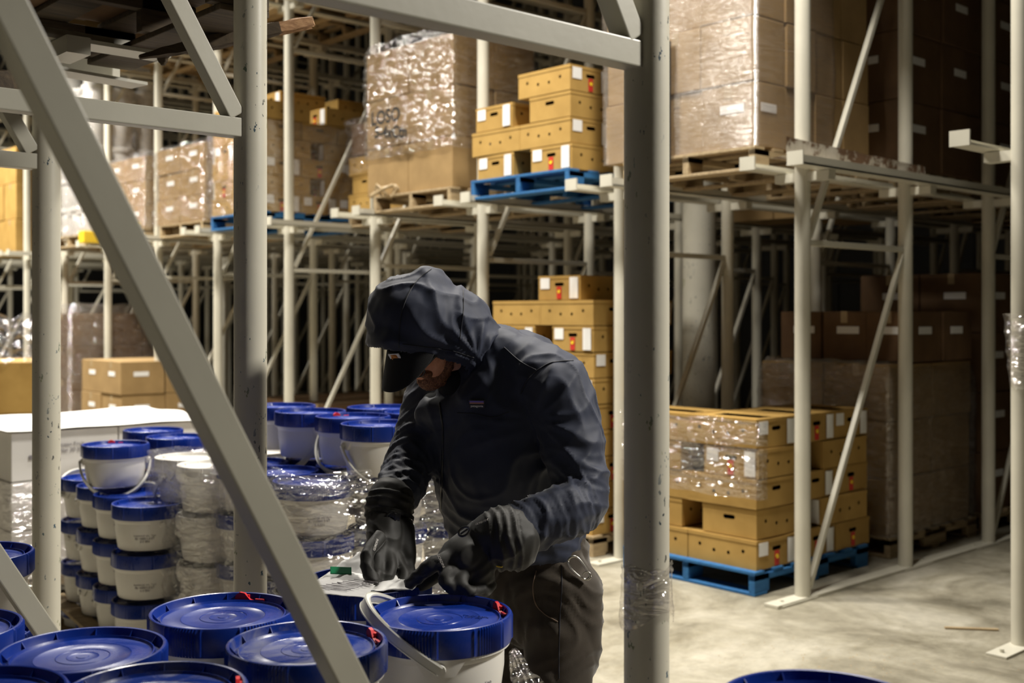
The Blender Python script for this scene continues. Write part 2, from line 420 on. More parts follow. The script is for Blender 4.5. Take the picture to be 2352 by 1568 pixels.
def banana_stack(p0, v0, z0, n, desc, seed=1, full=False, skip=(), lim=9):
    """p0,v0: the corner nearest the aisle and camera; stack spans 1.2 along p and 1.0 along v"""
    r2 = random.Random(seed)
    for l in range(n):
        spots = []
        if (l + seed) % 2 == 0:      # long sides along v, seen from the aisle
            for i in range(3):
                for j in range(2):
                    if i > 0 and j > 0 and not full: continue
                    spots.append((BW/2 + i * .402, BL/2 + j * .503, 90, i, j))
        else:
            for i in range(2):
                for j in range(2):
                    if i > 0 and j > 0 and not full: continue
                    spots.append((BL/2 + i * .66, BW/2 + j * .56, 0, i, j))
        for (a, b, rz, i, j) in spots:
            if (l, i, j) in skip or a > lim: continue
            kind = r2.choice(['tagged', 'tagged', 'plain', 'label', 'red'])
            where = ['near corner', 'middle of right side', 'deep end of right side'][i] if j == 0 else (['left end of front', 'behind on the left', 'deep on the left'][i])
            if n_sp(l, seed) == 2 and i == 1 and j == 0: where = 'deep end of right side'
            inst(BB[kind], bp(p0 + a + r2.uniform(-.008, .008), v0 + b + r2.uniform(-.01, .01), z0 + l * (BH + .001)), TH + R(rz + r2.uniform(-.8, .8)),
                 f'{"labelled" if kind in ("tagged", "label") else "plain"} banana box, {ORD[l] if l < n - 1 or n == 1 else "top"} layer, {where}, {desc}', 'banana boxes ' + desc)
cart_cache = {}
def carton(w_, d_, h_, m, lab=None, handle=False):
    key = (w_, d_, h_, m.name, lab, handle)
    if key in cart_cache: return cart_cache[key]
    root = empty('carton')
    b = MB(); b.box((0, 0, h_ / 2), (w_ - .006, d_ - .006, h_ - .004), bev=.006)
    b.build('carton_body', m, root)
    t = MB(); t.box((0, 0, h_ - .0015), (w_ - .01, .05, .002)); t.box((w_/2 - .002, 0, h_ - .04), (.002, .05, .08)); t.box((-w_/2 + .002, 0, h_ - .04), (.002, .05, .08))
    t.build('tape', M_TAPE if m is not M_WCARD else M_PAPER, root)
    if lab:
        for s in (-1, 1):
            MB().box((s * .02, s * (d_/2 - .001), h_ * .62), (min(.17, w_ * .5), .003, .05)).build('label', M_PAPER, root)
            MB().box((s * (w_/2 - .001), s * .03, h_ * .62), (.003, min(.17, d_ * .5), .05)).build('label', M_PAPER, root)
    tag(root, cat='carton'); cart_cache[key] = root; return root
def carton_stack(p0, v0, z0, np_, nv_, nl, dims, m, desc, name, lab=True, seed=1, jit=.008, skip=(), jm=9, top=True):
    r2 = random.Random(seed); a, b, h_ = dims
    for l in range(nl):
        for i in range(np_):
            for j in range(nv_):
                if i > 0 and j > 0 and (l < nl - 1 or not top): continue
                if (l, i, j) in skip or j > jm: continue
                pr = carton(a, b, h_, m, lab if not callable(lab) else lab(l, i, j))
                ip = ['front', 'second', 'third', 'fourth'][i]
                jv = ['right', 'middle' if nv_ > 2 else 'left', 'left', 'far left'][j]
                inst(pr, bp(p0 + a * (i + .5) + r2.uniform(-jit, jit), v0 + b * (j + .5) + r2.uniform(-jit, jit), z0 + l * (h_ + .001)), TH + R(r2.uniform(-.7, .7)),
                     f'{name}, {ORD[l] if l < nl - 1 or nl == 1 else "top"} layer, {ip} row, {jv}, {desc}', 'cartons ' + desc)
def wrap(p0, v0, z0, dp, dv, h_, m, label, amp=.012, r=.04, nz=16, flare=0, seed=0):
    """stretch film pulled round a stack; top edge gathered slightly inward"""
    b = MB(); per = []
    def rr(u):
        tot = 2 * (dp + dv); s = u * tot
        for (L_, f) in ((dp, lambda t: (t, 0)), (dv, lambda t: (dp, t)), (dp, lambda t: (dp - t, dv)), (dv, lambda t: (0, dv - t))):
            if s <= L_: return f(s)
            s -= L_
        return (0, 0)
    def fn(u, t):
        x, y = rr(u % 1.0); cx, cy = x - dp / 2, y - dv / 2
        k = 1 + .012 + (.02 * noise.noise((x * 3 + seed, y * 3, t * 4)) if amp else 0)
        n1 = noise.noise((x * 4 + seed, y * 4, t * h_ * 7)) * amp + noise.noise((x * 1.5, y * 1.5 + seed, t * h_ * 26)) * amp * .6
        top = max(0, t - .93) / .07
        k = k * (1 - .10 * top) + abs(n1) / .6
        ripple = .03 * noise.noise((x * 5, y * 5 + seed, 9)) * (1 if t > .5 else 0)
        return (p0 + dp / 2 + cx * k, v0 + dv / 2 + cy * k, z0 + t * h_ + ripple * t)
    b.grid(lambda u, t: tuple(bp(*fn(u, t)[:2], fn(u, t)[2])), 96, nz * 2, closed=True)
    o = b.build('stretch_wrap', m, smooth=180); tag(o, label, 'stretch wrap'); return o
# ------------------------------------------------------------ goods in the far rack
def put_pallet(proto, p, v, z, label, group='pallets in the racks', Lp=1.2, Wv=1.0):
    return inst(proto, bp(p + Lp / 2, v + Wv / 2, z), TH, label, group)
# lane 0, floor: the wrapped banana-box stack on the blue pallet
put_pallet(PB, -.17, .20, 0, 'blue wooden pallet on the floor under the film-wrapped banana boxes')
banana_stack(-.12, .22, PT, 5, 'on the blue floor pallet', 2)
def skirt(p0, v0, v1, z0, z1, m, label, seed=0, lean=0.0):
    """loose band of film on the aisle face and round the near corner"""
    b = MB()
    def fn(u, t):
        s = u * (v1 - v0 + .06)
        n1 = .012 * noise.noise((s * 5, t * 14, seed)) + .01 * noise.noise((s * 2, t * 30, seed + 4))
        if s < .06: p, v = p0 + (.06 - s), v0 - .012
        else: p, v = p0 - .014, v0 + s - .06
        return tuple(bp(p - abs(n1), v, z0 + (z1 - z0) * t + lean * s + .02 * noise.noise((s * 4, seed, t))))
    b.grid(fn, 70, 24)
    o = b.build('stretch_wrap', m, smooth=180); tag(o, label, 'stretch wrap'); return o
skirt(-.125, .20, 1.24, PT + 2.35 * BH, PT + 4.05 * BH, M_FILM, 'shiny clear film across the upper rows of banana boxes right of the big near post', 3)
skirt(-.125, .20, 1.24, PT + 4.1 * BH, PT + 4.95 * BH, M_FILM2, 'crumpled silver film over the labels on the top row of floor banana boxes', 5)
# lane 0, floor, behind: tall brown wrapped stacks
put_pallet(PW, 1.30, .20, 0, 'wooden pallet in the dark behind the blue floor pallet')
carton_stack(1.32, .22, PT, 2, 2, 3, (.56, .50, .375), M_CARD, 'behind the floor banana boxes', 'large brown carton', lab=False, seed=4)
wrap(1.30, .20, PT, 1.16, 1.04, 1.15, M_FILM2, 'greyish film round the tall brown stack behind the floor banana boxes', seed=2)
carton_stack(1.50, .16, PT + 3 * .376 + .01, 2, 3, 1, (.42, .34, .34), M_DCARD, 'above the tall wrapped brown stack', 'labelled dark carton', lab=True, seed=6)
for q, (pp, hh) in enumerate(((2.62, 4), (3.85, 4), (5.1, 4))):
    put_pallet(PW, pp, .20, 0, f'wooden pallet deep in the dark right-hand lane, {["nearer", "middle", "deepest"][q]} one')
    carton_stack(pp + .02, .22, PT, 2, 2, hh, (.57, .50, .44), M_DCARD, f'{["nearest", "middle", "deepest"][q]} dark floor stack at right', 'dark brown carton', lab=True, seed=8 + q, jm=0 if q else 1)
# lane 0, middle shelf: brown wrapped cartons
put_pallet(PW, -.17, .20, RT, 'worn wooden pallet on the shelf under the tightly wrapped brown cartons')
carton_stack(-.15, .21, RT + PT, 4, 3, 4, (.30, .385, .372), M_CARD, 'tightly wrapped stack on right shelf', 'brown carton', lab=lambda l, i, j: (l in (0, 2)) and j == 0 and i == 0, seed=5, top=False)
wrap(-.16, .20, RT + PT, .80, 1.18, 1.50, film('fine_line_film', .14, (.45, .38, .33), (1, 1, 30), .22, .12, .5), 'tight greyish film with fine lines round the cartons on the right-hand shelf', seed=5, amp=.006)
o = MB().box((0, 0, .36), (.012, .07, .74)).build('corner_strap', M_INK); place(o, bp(-.185, .84, RT + .1), TH)
tag(o, 'black strap running down the face of the wrapped cartons on the right-hand shelf', 'strap')
o = MB().box((0, 0, .30), (.012, .07, .55)).build('corner_strap', M_INK); place(o, bp(-.185, .93, RT + PT + .85), TH)
tag(o, 'black strap on the upper cartons at the top of the right-hand shelf', 'strap')
for q, pp in enumerate((1.32, 2.6, 3.88, 5.15)):
    put_pallet(PW, pp, .18, RT, f'wooden pallet on the right-hand shelf, {["second", "third", "fourth", "fifth"][q]} one inwards')
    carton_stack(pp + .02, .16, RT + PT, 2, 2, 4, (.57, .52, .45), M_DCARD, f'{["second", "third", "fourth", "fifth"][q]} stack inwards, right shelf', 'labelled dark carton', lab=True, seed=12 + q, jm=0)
# lane 1, middle shelf: blue pallet with loose banana boxes
put_pallet(PB, -.25, 1.60, RT, 'chipped blue pallet sticking out over the aisle on the shelf above the worker')
banana_stack(-.22, 1.62, RT + PT, 4, 'on the blue shelf pallet', 3, skip=((3, 0, 1), (3, 1, 1)))
o = inst(BB['plain'], bp(.25, 1.98, RT + PT + 4 * (BH + .001)), TH + R(93), 'yellow-brown banana box lying highest of all on the blue shelf pallet stack', 'banana boxes on the blue shelf pallet above the worker') if False else None
# lane 1, floor: tall banana-box stack behind the worker
put_pallet(PW, -.10, 1.53, 0, 'pale wooden pallet on the floor under the tall banana-box stack')
banana_stack(-.08, 1.55, PT, 9, 'tall stack behind the worker', 4, lim=.8)
inst(BB['tagged'], bp(.28, 2.0, PT + 9 * (BH + .001)), TH + R(4), 'single banana box on top of the tall floor stack behind the worker', 'banana boxes tall stack behind the worker')
for q, pp in enumerate((4.2,)):
    carton_stack(pp, 1.62, .0, 2, 2, 3, (.56, .50, .5), M_DCARD, f'{["nearer", "deeper"][q]} stack behind the building column', 'dark carton', lab=False, seed=20 + q, top=False)
# lane 1, shelf, deeper: film-wrapped brown goods
carton_stack(2.75, 1.62, RT, 2, 2, 3, (.56, .50, .42), M_CARD, 'behind the blue shelf pallet', 'brown carton', lab=False, seed=23)
# lane 2, middle shelf: big loosely wrapped cartons
put_pallet(PW, -.15, 2.95, RT, 'broken wooden pallet on the shelf under the big loosely wrapped cartons')
carton_stack(-.12, 2.97, RT + PT, 2, 2, 3, (.42, .56, .388), M_CARD, 'loosely wrapped stack above the worker', 'big carton', lab=False, seed=30)
wrap(-.13, 2.96, RT + PT + .30, .86, 1.14, .95, M_FILM, 'loose glittering clear film round the big cartons on the shelf', amp=.03, seed=11, nz=26)
def paper_scrap(name, m, centre, rz, w_, h_, label, cat, seed=0, amp=.03, tilt=0):
    b = MB(); b.grid(lambda u, t: ((u - .5) * w_, amp * noise.noise((u * 4, t * 4, seed)), (t - .5) * h_ + amp * .4 * noise.noise((u * 6, 3, seed))), 24, 16)
    o = b.build(name, m, smooth=180); o.location = centre; o.rotation_euler = (tilt, 0, rz); tag(o, label, cat); return o
def writing(s, size, m, name='writing', parent=None, ext=.0005, align='CENTER', wrapr=None, sp=1.0, bold=0):
    """lettering turned into mesh; local xz plane facing -y; wrapr bends it round a cylinder of that radius"""
    cu = bpy.data.curves.new('t', 'FONT'); cu.body = s; cu.size = size; cu.extrude = ext; cu.offset = bold; cu.align_x = align; cu.align_y = 'CENTER'; cu.space_line = sp
    t = bpy.data.objects.new('t', cu); C.objects.link(t)
    bpy.context.view_layer.update()
    me = bpy.data.meshes.new_from_object(t.evaluated_get(bpy.context.evaluated_depsgraph_get()))
    bpy.data.objects.remove(t); bpy.data.curves.remove(cu)
    me.materials.clear(); me.materials.append(m)
    for q in me.vertices:
        x, y, z = q.co
        if wrapr: q.co = ((wrapr + z) * math.sin(x / wrapr), -(wrapr + z) * math.cos(x / wrapr), y)
        else: q.co = (x, -z, y)
    return link(name, me, parent)
g = empty('handwritten_note'); g.location = bp(-.225, 3.68, RT + PT + .60); g.rotation_euler = (0, 0, TH - R(90))
writing('LOSO', .15, M_INK, 'lettering', g, bold=.004); q = writing('5-4xCtn', .13, M_INK, 'lettering', g, bold=.004); q.location = (.07, 0, -.13); q.rotation_euler = (0, R(6), 0)
tag(g, 'black handwriting in marker on the big wrapped carton above the worker', 'writing')
def rope_of_film(pts, r, label, name='film_scrap', m=None, parent=None):
    b = MB(); b.tube(pts, r, 7); o = b.build(name, m or M_FILM2, parent, smooth=180)
    if not parent: tag(o, label, 'film scrap')
    return o
base_ = bp(-.18, 3.75, RT + .16)
o = rope_of_film([base_ + Vector((.14 * math.cos(t * .9) * (1 - t / 22), -.03 + .02 * math.sin(t), .05 * math.sin(t * 1.3))) for t in range(14)], .014, 'knotted yellowish film tail hanging at the foot of the loosely wrapped cartons', m=M_TAPE)
# lane 2, deeper, floor and shelf
carton_stack(1.3, 3.0, 0, 1, 2, 2, (.56, .50, .4), M_DCARD, 'on the floor behind the worker', 'dark brown carton', lab=False, seed=33)
carton_stack(-.05, 2.98, 0, 1, 1, 4, (.5, .40, .28), M_BAN, 'just behind the cap brim', 'yellow-brown carton', lab=False, seed=34)
# lane 3 shelf: dark brown cartons and labels
put_pallet(PW, .55, 4.35, RT, 'wooden pallet on the shelf under the dark cartons with torn film')
banana_stack(.57, 4.37, RT + PT, 3, 'shelf stack under torn film', 6)
carton_stack(.57, 4.37, RT + PT + .53, 2, 2, 1, (.52, .48, .30), M_DCARD, 'topping the stack under torn film', 'dark carton', lab=False, seed=40)
wrap(.55, 4.36, RT + PT + .35, 1.18, 1.02, .55, M_FILM, 'torn clear film round the dark cartons on the middle shelf', amp=.03, seed=21)
# lane 4 shelf
put_pallet(PB, -.20, 5.65, RT, 'blue pallet on the shelf behind the blue-specked near post')
banana_stack(-.17, 5.67, RT + PT, 6, 'shelf stack behind blue-specked post', 8)
banana_stack(.2, 6.0, RT + PT + 6 * .173, 1, 'topping the stack behind blue-specked post', 9)
wrap(-.19, 5.65, RT + PT, 1.2, 1.08, .88, M_FILM2, 'grey wrinkled film round the tall stack behind the blue-specked post', amp=.025, seed=31)
# lane 5, 6 shelf
for q, vv in enumerate((7.02, 8.42)):
    put_pallet(PW, -.10, vv, RT, f'wooden pallet under the {["right", "left"][q]} wrapped carton stack at the upper left')
    carton_stack(-.08, vv + .02, RT + PT, 3, 2, 3, (.40, .54, .27), M_CARD, f'{["right", "left"][q]} wrapped stack at upper left', 'labelled brown carton', lab=True, seed=50 + q)
    wrap(-.10, vv, RT + PT, 1.24, 1.12, .85, [M_FILM, M_FILM2][q], f'bright film round the {["right", "left"][q]} wrapped carton stack at the upper left', amp=.03, seed=41 + q)
carton_stack(-.1, 12.55, RT, 2, 2, 3, (.6, .5, .5), M_BAN, 'shelf at the left edge', 'yellow-brown carton', lab=False, seed=60)
# small things on the shelf edge at the left
pot = MB().lathe([(0, 0), (.075, 0), (.085, .15), (.0, .15)], 20).build('plastic_tub', M_PAIL, smooth=40); place(pot, bp(-.30, 8.28, RT + .01), 0)
tag(pot, 'small white tub with a yellow rim standing on the shelf edge at the upper left', 'tub')
MB().lathe([(.0, .165), (.09, .165), (.09, .14)], 20).build('rim', M_YPL, pot, smooth=40)
o = MB().box((0, 0, .07), (.2, .16, .14), bev=.01).build('plastic_block', M_YPL); place(o, bp(-.28, 9.5, RT + .01), TH)
tag(o, 'small bright yellow plastic block on the shelf edge at the upper left', 'block')
# upper level goods, mostly dark
for q, (k, m) in enumerate(((1, M_CARD), (2, M_BAN), (3, M_CARD), (4, M_DCARD), (5, M_CARD), (6, M_DCARD), (8, M_CARD))):
    put_pallet(PW, .0, S * k + .2, 4.472, f'wooden pallet on the topmost visible shelf, over the {nth(k + 1)} lane from the right')
    carton_stack(.02, S * k + .22, 4.61, 2, 2, 2, (.56, .50, .55), m, f'topmost shelf, {nth(k)} lane from right', 'carton', lab=True, seed=70 + q)
for q in range(4):  # unseen loads added overhead to shade the right-hand lane and its floor
    put_pallet(PD, .02 + 1.25 * q, -1.05, 4.472, f'unseen pallet added for shade over the open right bay, {ORD[q + 1] if q else "first"} from the aisle')
    carton_stack(.03 + 1.25 * q, -1.05, 4.61, 2, 2, 1, (.58, .5, .8), M_DCARD, f'added unseen to shade right bay, {ORD[q + 1] if q else "first"} pallet', 'dark carton', lab=False, seed=80 + q)
# floor goods at the far left
carton_stack(-.35, 9.9, 0, 3, 2, 4, (.45, .6, .40), M_DCARD, 'dark stack behind the white cartons', 'dark carton', lab=False, seed=61)
wrap(-.37, 9.88, 0, 1.4, 1.25, 1.72, M_FILM2, 'dark wrinkled film round the brown stack behind the white cartons', amp=.04, seed=51)
carton_stack(-.45, 8.2, 0, 2, 2, 3, (.5, .55, .36), M_CARD, 'floor stack behind the long brace', 'brown carton', lab=True, seed=62)
carton_stack(.9, 6.2, 0, 3, 3, 2, (.5, .55, .33), M_DCARD, 'low stack behind the buckets', 'dark carton', lab=True, seed=63)
carton_stack(1.0, 4.6, 0, 2, 2, 2, (.5, .5, .33), M_DCARD, 'low dark stack beside the worker', 'dark carton', lab=True, seed=64)
# kraft boxes under glittering film at the left edge
def wpos(px, Y): return Vector(((px - 1176) * Y / F, Y, 0))
def free_stack(origin, rz, np_, nv_, nl, dims, m, desc, name, lab=False, z0=0):
    a, b, h_ = dims; T = Matrix.Rotation(rz, 3, 'Z')
    for l in range(nl):
        for i in range(np_):
            for j in range(nv_):
                if i > 0 and j > 0 and l < nl - 1: continue
                pr = carton(a, b, h_, m, lab)
                inst(pr, origin + T @ Vector((a * (i + .5), b * (j + .5), 0)) + Vector((0, 0, z0 + l * (h_ + .001))), rz,
                     f'{name}, {ORD[l] if l < nl - 1 else "top"} layer, {["left", "right", "far right"][i]}, {["front row", "back row"][j]}, {desc}', 'cartons ' + desc)
lo = wpos(-262, 8.6)
free_stack(lo, R(20), 2, 2, 3, (.56, .5, .405), M_BAN, 'at the left edge', 'yellow-brown carton')
b = MB()
b.grid(lambda u, t: (lo.x + .25 + u * .78 + .03 * noise.noise((u * 9, t * 9, 0)), lo.y + .12 + u * .23 + .07 * noise.noise((u * 11, t * 11, 2)) + .1 * t, 1.225 + t * .36 + .05 * noise.noise((u * 8, 0, 4))), 60, 36)
tag(b.build('crumpled_film', M_FILMW, smooth=180), 'crumpled ball of glittering film on the carton at the left edge', 'film scrap')
# ------------------------------------------------------------ white carton pallet, left
wo = wpos(25, 6.15)
pw = inst(PW, wo + Matrix.Rotation(TH, 3, 'Z') @ Vector((.6, .5, 0)), TH, 'wooden pallet under the white cartons at the left', 'pallets in the racks')
free_stack(wo, TH, 2, 2, 3, (.60, .50, .27), M_WCARD, 'behind the bucket stacks', 'white carton', z0=PT)
tt = Matrix.Rotation(TH, 3, 'Z')
zt = PT + 3 * .271
b = MB()
b.grid(lambda u, t: tuple(wo + tt @ Vector((-.03 + u * 1.25, -.03 + t * 1.05, zt + .012 + .02 * noise.noise((u * 3, t * 3, 1)) + (.03 * (u - .75) if u > .75 else 0) * t))), 30, 24)
tag(b.build('cardboard_sheet', M_WCARD, smooth=180), 'white cardboard sheet lying over the white cartons at the left', 'cardboard sheet')
for q, (x, s) in enumerate(((.32, 'Frozen Fruit\nNet 30 lb'), (.93, 'Frozen Fruit\nNet 30 lb'))):
    g = writing(s, .032, M_GREYINK, 'carton_print'); g.location = wo + tt @ Vector((x, -.004, zt - .10)); g.rotation_euler = (0, 0, TH)
    tag(g, f'small grey printing on the {["left", "right"][q]} white carton behind the buckets', 'print')
    g = MB().box((0, 0, 0), (.09, .004, .022), bev=.0015).build('grey_mark', M_GREYINK); g.location = wo + tt @ Vector((x - .18, -.004, zt - .14)); g.rotation_euler = (0, 0, TH)
    tag(g, f'grey oval handle slot mark on the {["left", "right"][q]} white carton behind the buckets', 'print')
b = MB()
def wf(u, t):
    s = u * 2.3; n1 = .02 * noise.noise((s * 4, t * 12, 5)) + .015 * noise.noise((s * 2, t * 30, 7))
    q = Vector((-.02 - abs(n1), 1.1 - s, 0)) if s < 1.1 else Vector((s - 1.12, -.02 - abs(n1), 0))
    return tuple(wo + tt @ (q + Vector((0, 0, .06 + t * .62))))
b.grid(wf, 110, 30)
tag(b.build('stretch_wrap', M_FILM2, smooth=180), 'shiny film round the lower part of the white carton block', 'stretch wrap')
# ------------------------------------------------------------ buckets
def lid_mesh(name, m):
    n = 288; b = MB()
    prof = [(.149,-.060),(.1535,-.060),(.1550,-.056),(.1550,-.030),(.1550,-.006),(.1535,-.001),(.151,0),(.1475,-.001),(.1465,-.004),
            (.1445,-.018),(.1435,-.0195),(.1335,-.0195),(.1325,-.0175),(.1315,-.012),(.1295,-.0115),(.1280,-.0145),(.1265,-.0165),(.090,-.0165),(.0885,-.0155),(.087,-.0165),
            (.050,-.0165),(.0492,-.0155),(.048,-.0165),(.030,-.0165),(.0292,-.0158),(.028,-.0165),(.012,-.0165),(.011,-.0155),(0.0005,-.0155)]
    def rf(j, a, k):
        if j in (2, 3, 4):
            q = (k % 48)
            if q < 20: return .0022 if (k % 2) else -.0008
            if q in (22, 45): return .0028
        return 0
    b.lathe(prof, n, rf=rf)
    for i in range(12):
        a = 2 * math.pi * (i + .35) / 12
        M = Matrix.Rotation(a, 4, 'Z')
        b.add([(.1335,-.001,-.019),(.1465,-.001,-.019),(.1465,-.001,-.003),(.1335,.001,-.019),(.1465,.001,-.019),(.1465,.001,-.003)], [(0,1,2),(5,4,3),(0,2,5,3)], 0, M)
    return b.mesh(name, m, 35)
LIDM, LIDD = lid_mesh('lid', M_BLUE), lid_mesh('lid', M_DUST)
LIDW = lid_mesh('lid', M_PAIL)
def body_mesh(hh):
    b = MB(); z0 = -.052; zb = -(hh + .0)
    b.lathe([(.146, z0), (.1515, z0), (.152, z0 - .006), (.1515, z0 - .013), (.143, z0 - .015), (.1425, z0 - .022), (.1395, z0 - .026), (.139, z0 - .06), (.1285, zb + .006), (.125, zb), (0, zb)], 96)
    for s in (-1, 1):
        M = Matrix.Rotation(R(90) * s, 4, 'Z')
        rr_ = .1445; ps = []
        for (ang, z) in ((-.36, z0 - .012), (.36, z0 - .012), (.20, z0 - .044), (-.20, z0 - .044)): ps.append((ang, z))
        vs = []
        for rad in (rr_ + .006, rr_ - .008):
            for row in range(4):
                f = row / 3; w2 = .36 * (1 - f) + .20 * f; z = (z0 - .012) - .032 * f
                for cI in range(7): a = -w2 + 2 * w2 * cI / 6; vs.append((rad * math.cos(a), rad * math.sin(a), z))
        fs = []
        for row in range(3):
            for cI in range(6): q = row * 7 + cI; fs.append((q, q + 7, q + 8, q + 1)); 
        for cI in range(6): fs.append((21 + cI, 28 + 21 + cI, 28 + 22 + cI, 22 + cI))
        for row in range(3): fs.append((row*7, 28 + row*7, 28 + row*7 + 7, row*7 + 7)); fs.append((row*7 + 6, row*7 + 13, 28 + row*7 + 13, 28 + row*7 + 6))
        b.add(vs, fs, 0, M)
        b.lathe([(0, .160), (.011, .160), (.012, .150)], 14, M=M @ Matrix.Translation((0, 0, z0 - .028)) @ Matrix.Rotation(R(90), 4, 'Y'))
    return b.mesh('pail', M_PAIL, 35)
HB = .2125
PAIL = body_mesh(HB - .018); PAIL5 = body_mesh(.36)
def tab_mesh():
    b = MB()
    pr = [(0, 0), (.018, .003), (.030, .010), (.042, .011), (.052, .007), (.054, 0)]
    vs = [(x - .02, -.003, z * 1.9 - .017) for x, z in pr] + [(x - .02, .004, z * 1.9 - .017) for x, z in pr] 
    n = len(pr); fs = [list(range(n)), list(range(n, 2*n))[::-1]] + [(i, i + n, (i+1) % n + n, (i+1) % n) for i in range(n)]
    b.add(vs, fs); b.box((-.026, .002, -.012), (.022, .006, .005), bev=.001); b.box((.008, -.004, -.006), (.014, .006, .007), bev=.001)
    return b.mesh('red_tab', M_RED)
TAB = tab_mesh()
def bail_mesh(r=.163, wd=.011, up_=1):
    b = MB(); vs = []; fs = []; n = 44
    for i in range(n + 1):
        a = math.pi * i / n; x = r * 1.17 * math.sin(a); y = -r * math.cos(a) * .985
        w2 = wd * (1 + .25 * math.sin(a) ** 4); t2 = .0052 * (1 + .3 * math.sin(a) ** 4)
        d = Vector((math.sin(a), -math.cos(a), 0))
        for (s, u) in ((-1, -1), (1, -1), (1, 1), (-1, 1)):
            for e in ((.75, 1), (1, .75)):
                e2 = e if (s * u) > 0 else e[::-1]
                q = Vector((x, y, 0)) + d * (t2 * s * e2[0]); q.z = w2 * u * e2[1]; vs.append(tuple(q))
    for i in range(n):
        for k in range(8): fs.append((i*8+k, i*8+(k+1) % 8, (i+1)*8+(k+1) % 8, (i+1)*8+k))
    fs.append(list(range(8))[::-1]); fs.append([n*8+k for k in range(8)])
    b.add(vs, fs); return b.mesh('carry_handle', M_BAIL, 50)
BAIL = bail_mesh()
BTXT = None
def bucket(loc, rz=0, tab=60, handle=None, text=None, lid=None, body=None, label='', group=None, tabon=True, cat='bucket', hdir=1):
    """loc is the centre of the lid's top rim; handle = tilt in degrees above horizontal of the bail"""
    global BTXT
    r = empty('lidded_bucket', loc, rz)
    link('pail', body or PAIL, r); ld = link('lid', lid or LIDM, r)
    if tabon:
        a = R(tab) - rz; M = Matrix.Rotation(a, 4, 'Z') @ Matrix.Translation((.1395, 0, -.001)) @ Matrix.Rotation(R(90), 4, 'Z')
        link('red_tab', TAB, ld, M)
    if handle is not None:
        link('carry_handle', BAIL, r, Matrix.Translation((0, 0, -.080)) @ Matrix.Rotation(0 if hdir > 0 else math.pi, 4, 'Z') @ Matrix.Rotation(-R(handle), 4, 'Y'))
    if text is not None:
        if BTXT is None:
            q = writing('Natas\nScenevall wt. Ypo\nBy 1000/1.3 bT\n5-5 BN', .0135, M_GREYINK, 'printed_text', wrapr=.1372)
            BTXT = q.data; bpy.data.objects.remove(q)
        o = link('printed_text', BTXT, r); o.location = (0, 0, -.132); o.rotation_euler = (0, 0, R(text) - rz)
    tag(r, label, cat, group); return r
# near group: lid centres from the photograph
NB = [ # px, py, dist, label, tab deg (None = no tab), handle tilt, rz, lid
 (1010, 1403, 2.44, 'blue-lidded white bucket at the front right, its milky handle slung over the lid edge', 22, 33, R(184), LIDM),
 (705, 1462, 2.21, 'blue-lidded bucket the long brace crosses at its lid, nearest to the brace foot', 28, None, 0, LIDD),
 (513, 1395, 2.44, 'blue-lidded bucket with the long red tab on its far rim, left of the brace', 80, None, 0, LIDM),
 (190, 1450, 2.17, 'blue-lidded bucket with a glossy scuffed lid, second from the left in the front group', 250, None, 0, LIDM),
 (355, 1530, 1.94, 'dusty blue-lidded bucket lowest in the front group, with a red tab on its right rim', 14, None, 0, LIDD),
 (-72, 1566, 1.87, 'blue-lidded bucket cut off by the bottom left corner of the photo', 150, None, 0, LIDM),
 (-135, 1430, 2.32, 'blue-lidded bucket only just showing at the left edge, near the bottom', 150, None, 0, LIDM),
 (-66, 1262, 3.03, 'blue-lidded bucket at the left edge, farther back behind the leftmost near post', 150, None, 0, LIDM),
 (842, 1335, 2.72, 'blue-lidded bucket under the gloves, with papers lying on its lid', 118, None, 0, LIDM),
 (1890, 1604, 1.70, 'blue-lidded bucket standing alone at the bottom right edge', 150, None, 0, LIDM)]
NT = CH - (1403 - HY) * 2.44 / F     # common lid height of the near group
near_xy = []
BEN = ['front right', 'brace-crossed', 'long-red-tab', 'scuffed glossy', 'dusty lowest', 'bottom-left corner', 'left-edge', 'far left-edge', 'paper-strewn', 'lone bottom-right']
for i, (px, py, Y, lab, tb, hd, rz, lm) in enumerate(NB):
    X = (px - 1176) * Y / F; near_xy.append((X, Y)); z = NT + (.01 if i == 5 else 0) + .002 * (i % 3) + (.060 if i == 9 else 0)
    if i == 4: z = NT - .0
    bucket((X, Y, z), rz, tb if tb is not None else 0, hd, text=(R(0) if False else (35 if i == 0 else None)), lid=lm, label=lab, group='large blue-lidded buckets in the foreground', tabon=tb is not None)
    for l in range(1, 4):
        bucket((X, Y, z - l * HB), rz + l, 200, None, label=f'{["", "second", "third", "lowest"][l]} bucket down in the stack beneath the {BEN[i]} lid', group='lower buckets of the foreground stacks', tabon=False)
zb = NT - 4 * HB
def slabpal(cx, cy, rz, lp, wv, label):
    o = copy_tree(PW); place(o, (cx, cy, zb - PT + .022 - .012), rz); 
    o.scale = (lp / 1.2, wv / 1.0, 1); o['label'] = label; return o
slabpal(-.62, 2.30, R(0), 1.32, 1.02, 'wooden pallet hidden under the foreground buckets')
slabpal(-1.40, 2.75, R(90), 1.0, .8, 'wooden pallet hidden under the leftmost foreground buckets')
o = slabpal(.467, 1.70, 0, .5, .5, 'small wooden pallet under the lone bucket at the bottom right'); o.scale = (.42, .5, 1.4); o.location.z = 0
# raised lettering on the nearest lid
q = writing('TWIST OPEN\nLIFT TAB', .0105, M_DUST, 'embossed_text', None, ext=.0004); 
q.rotation_euler = (R(-90), 0, R(-20)); q.location = (near_xy[0][0] + .075, near_xy[0][1] + .01, NT - .0155); tag(q, 'tiny raised lettering on the lid of the front right bucket', 'print')
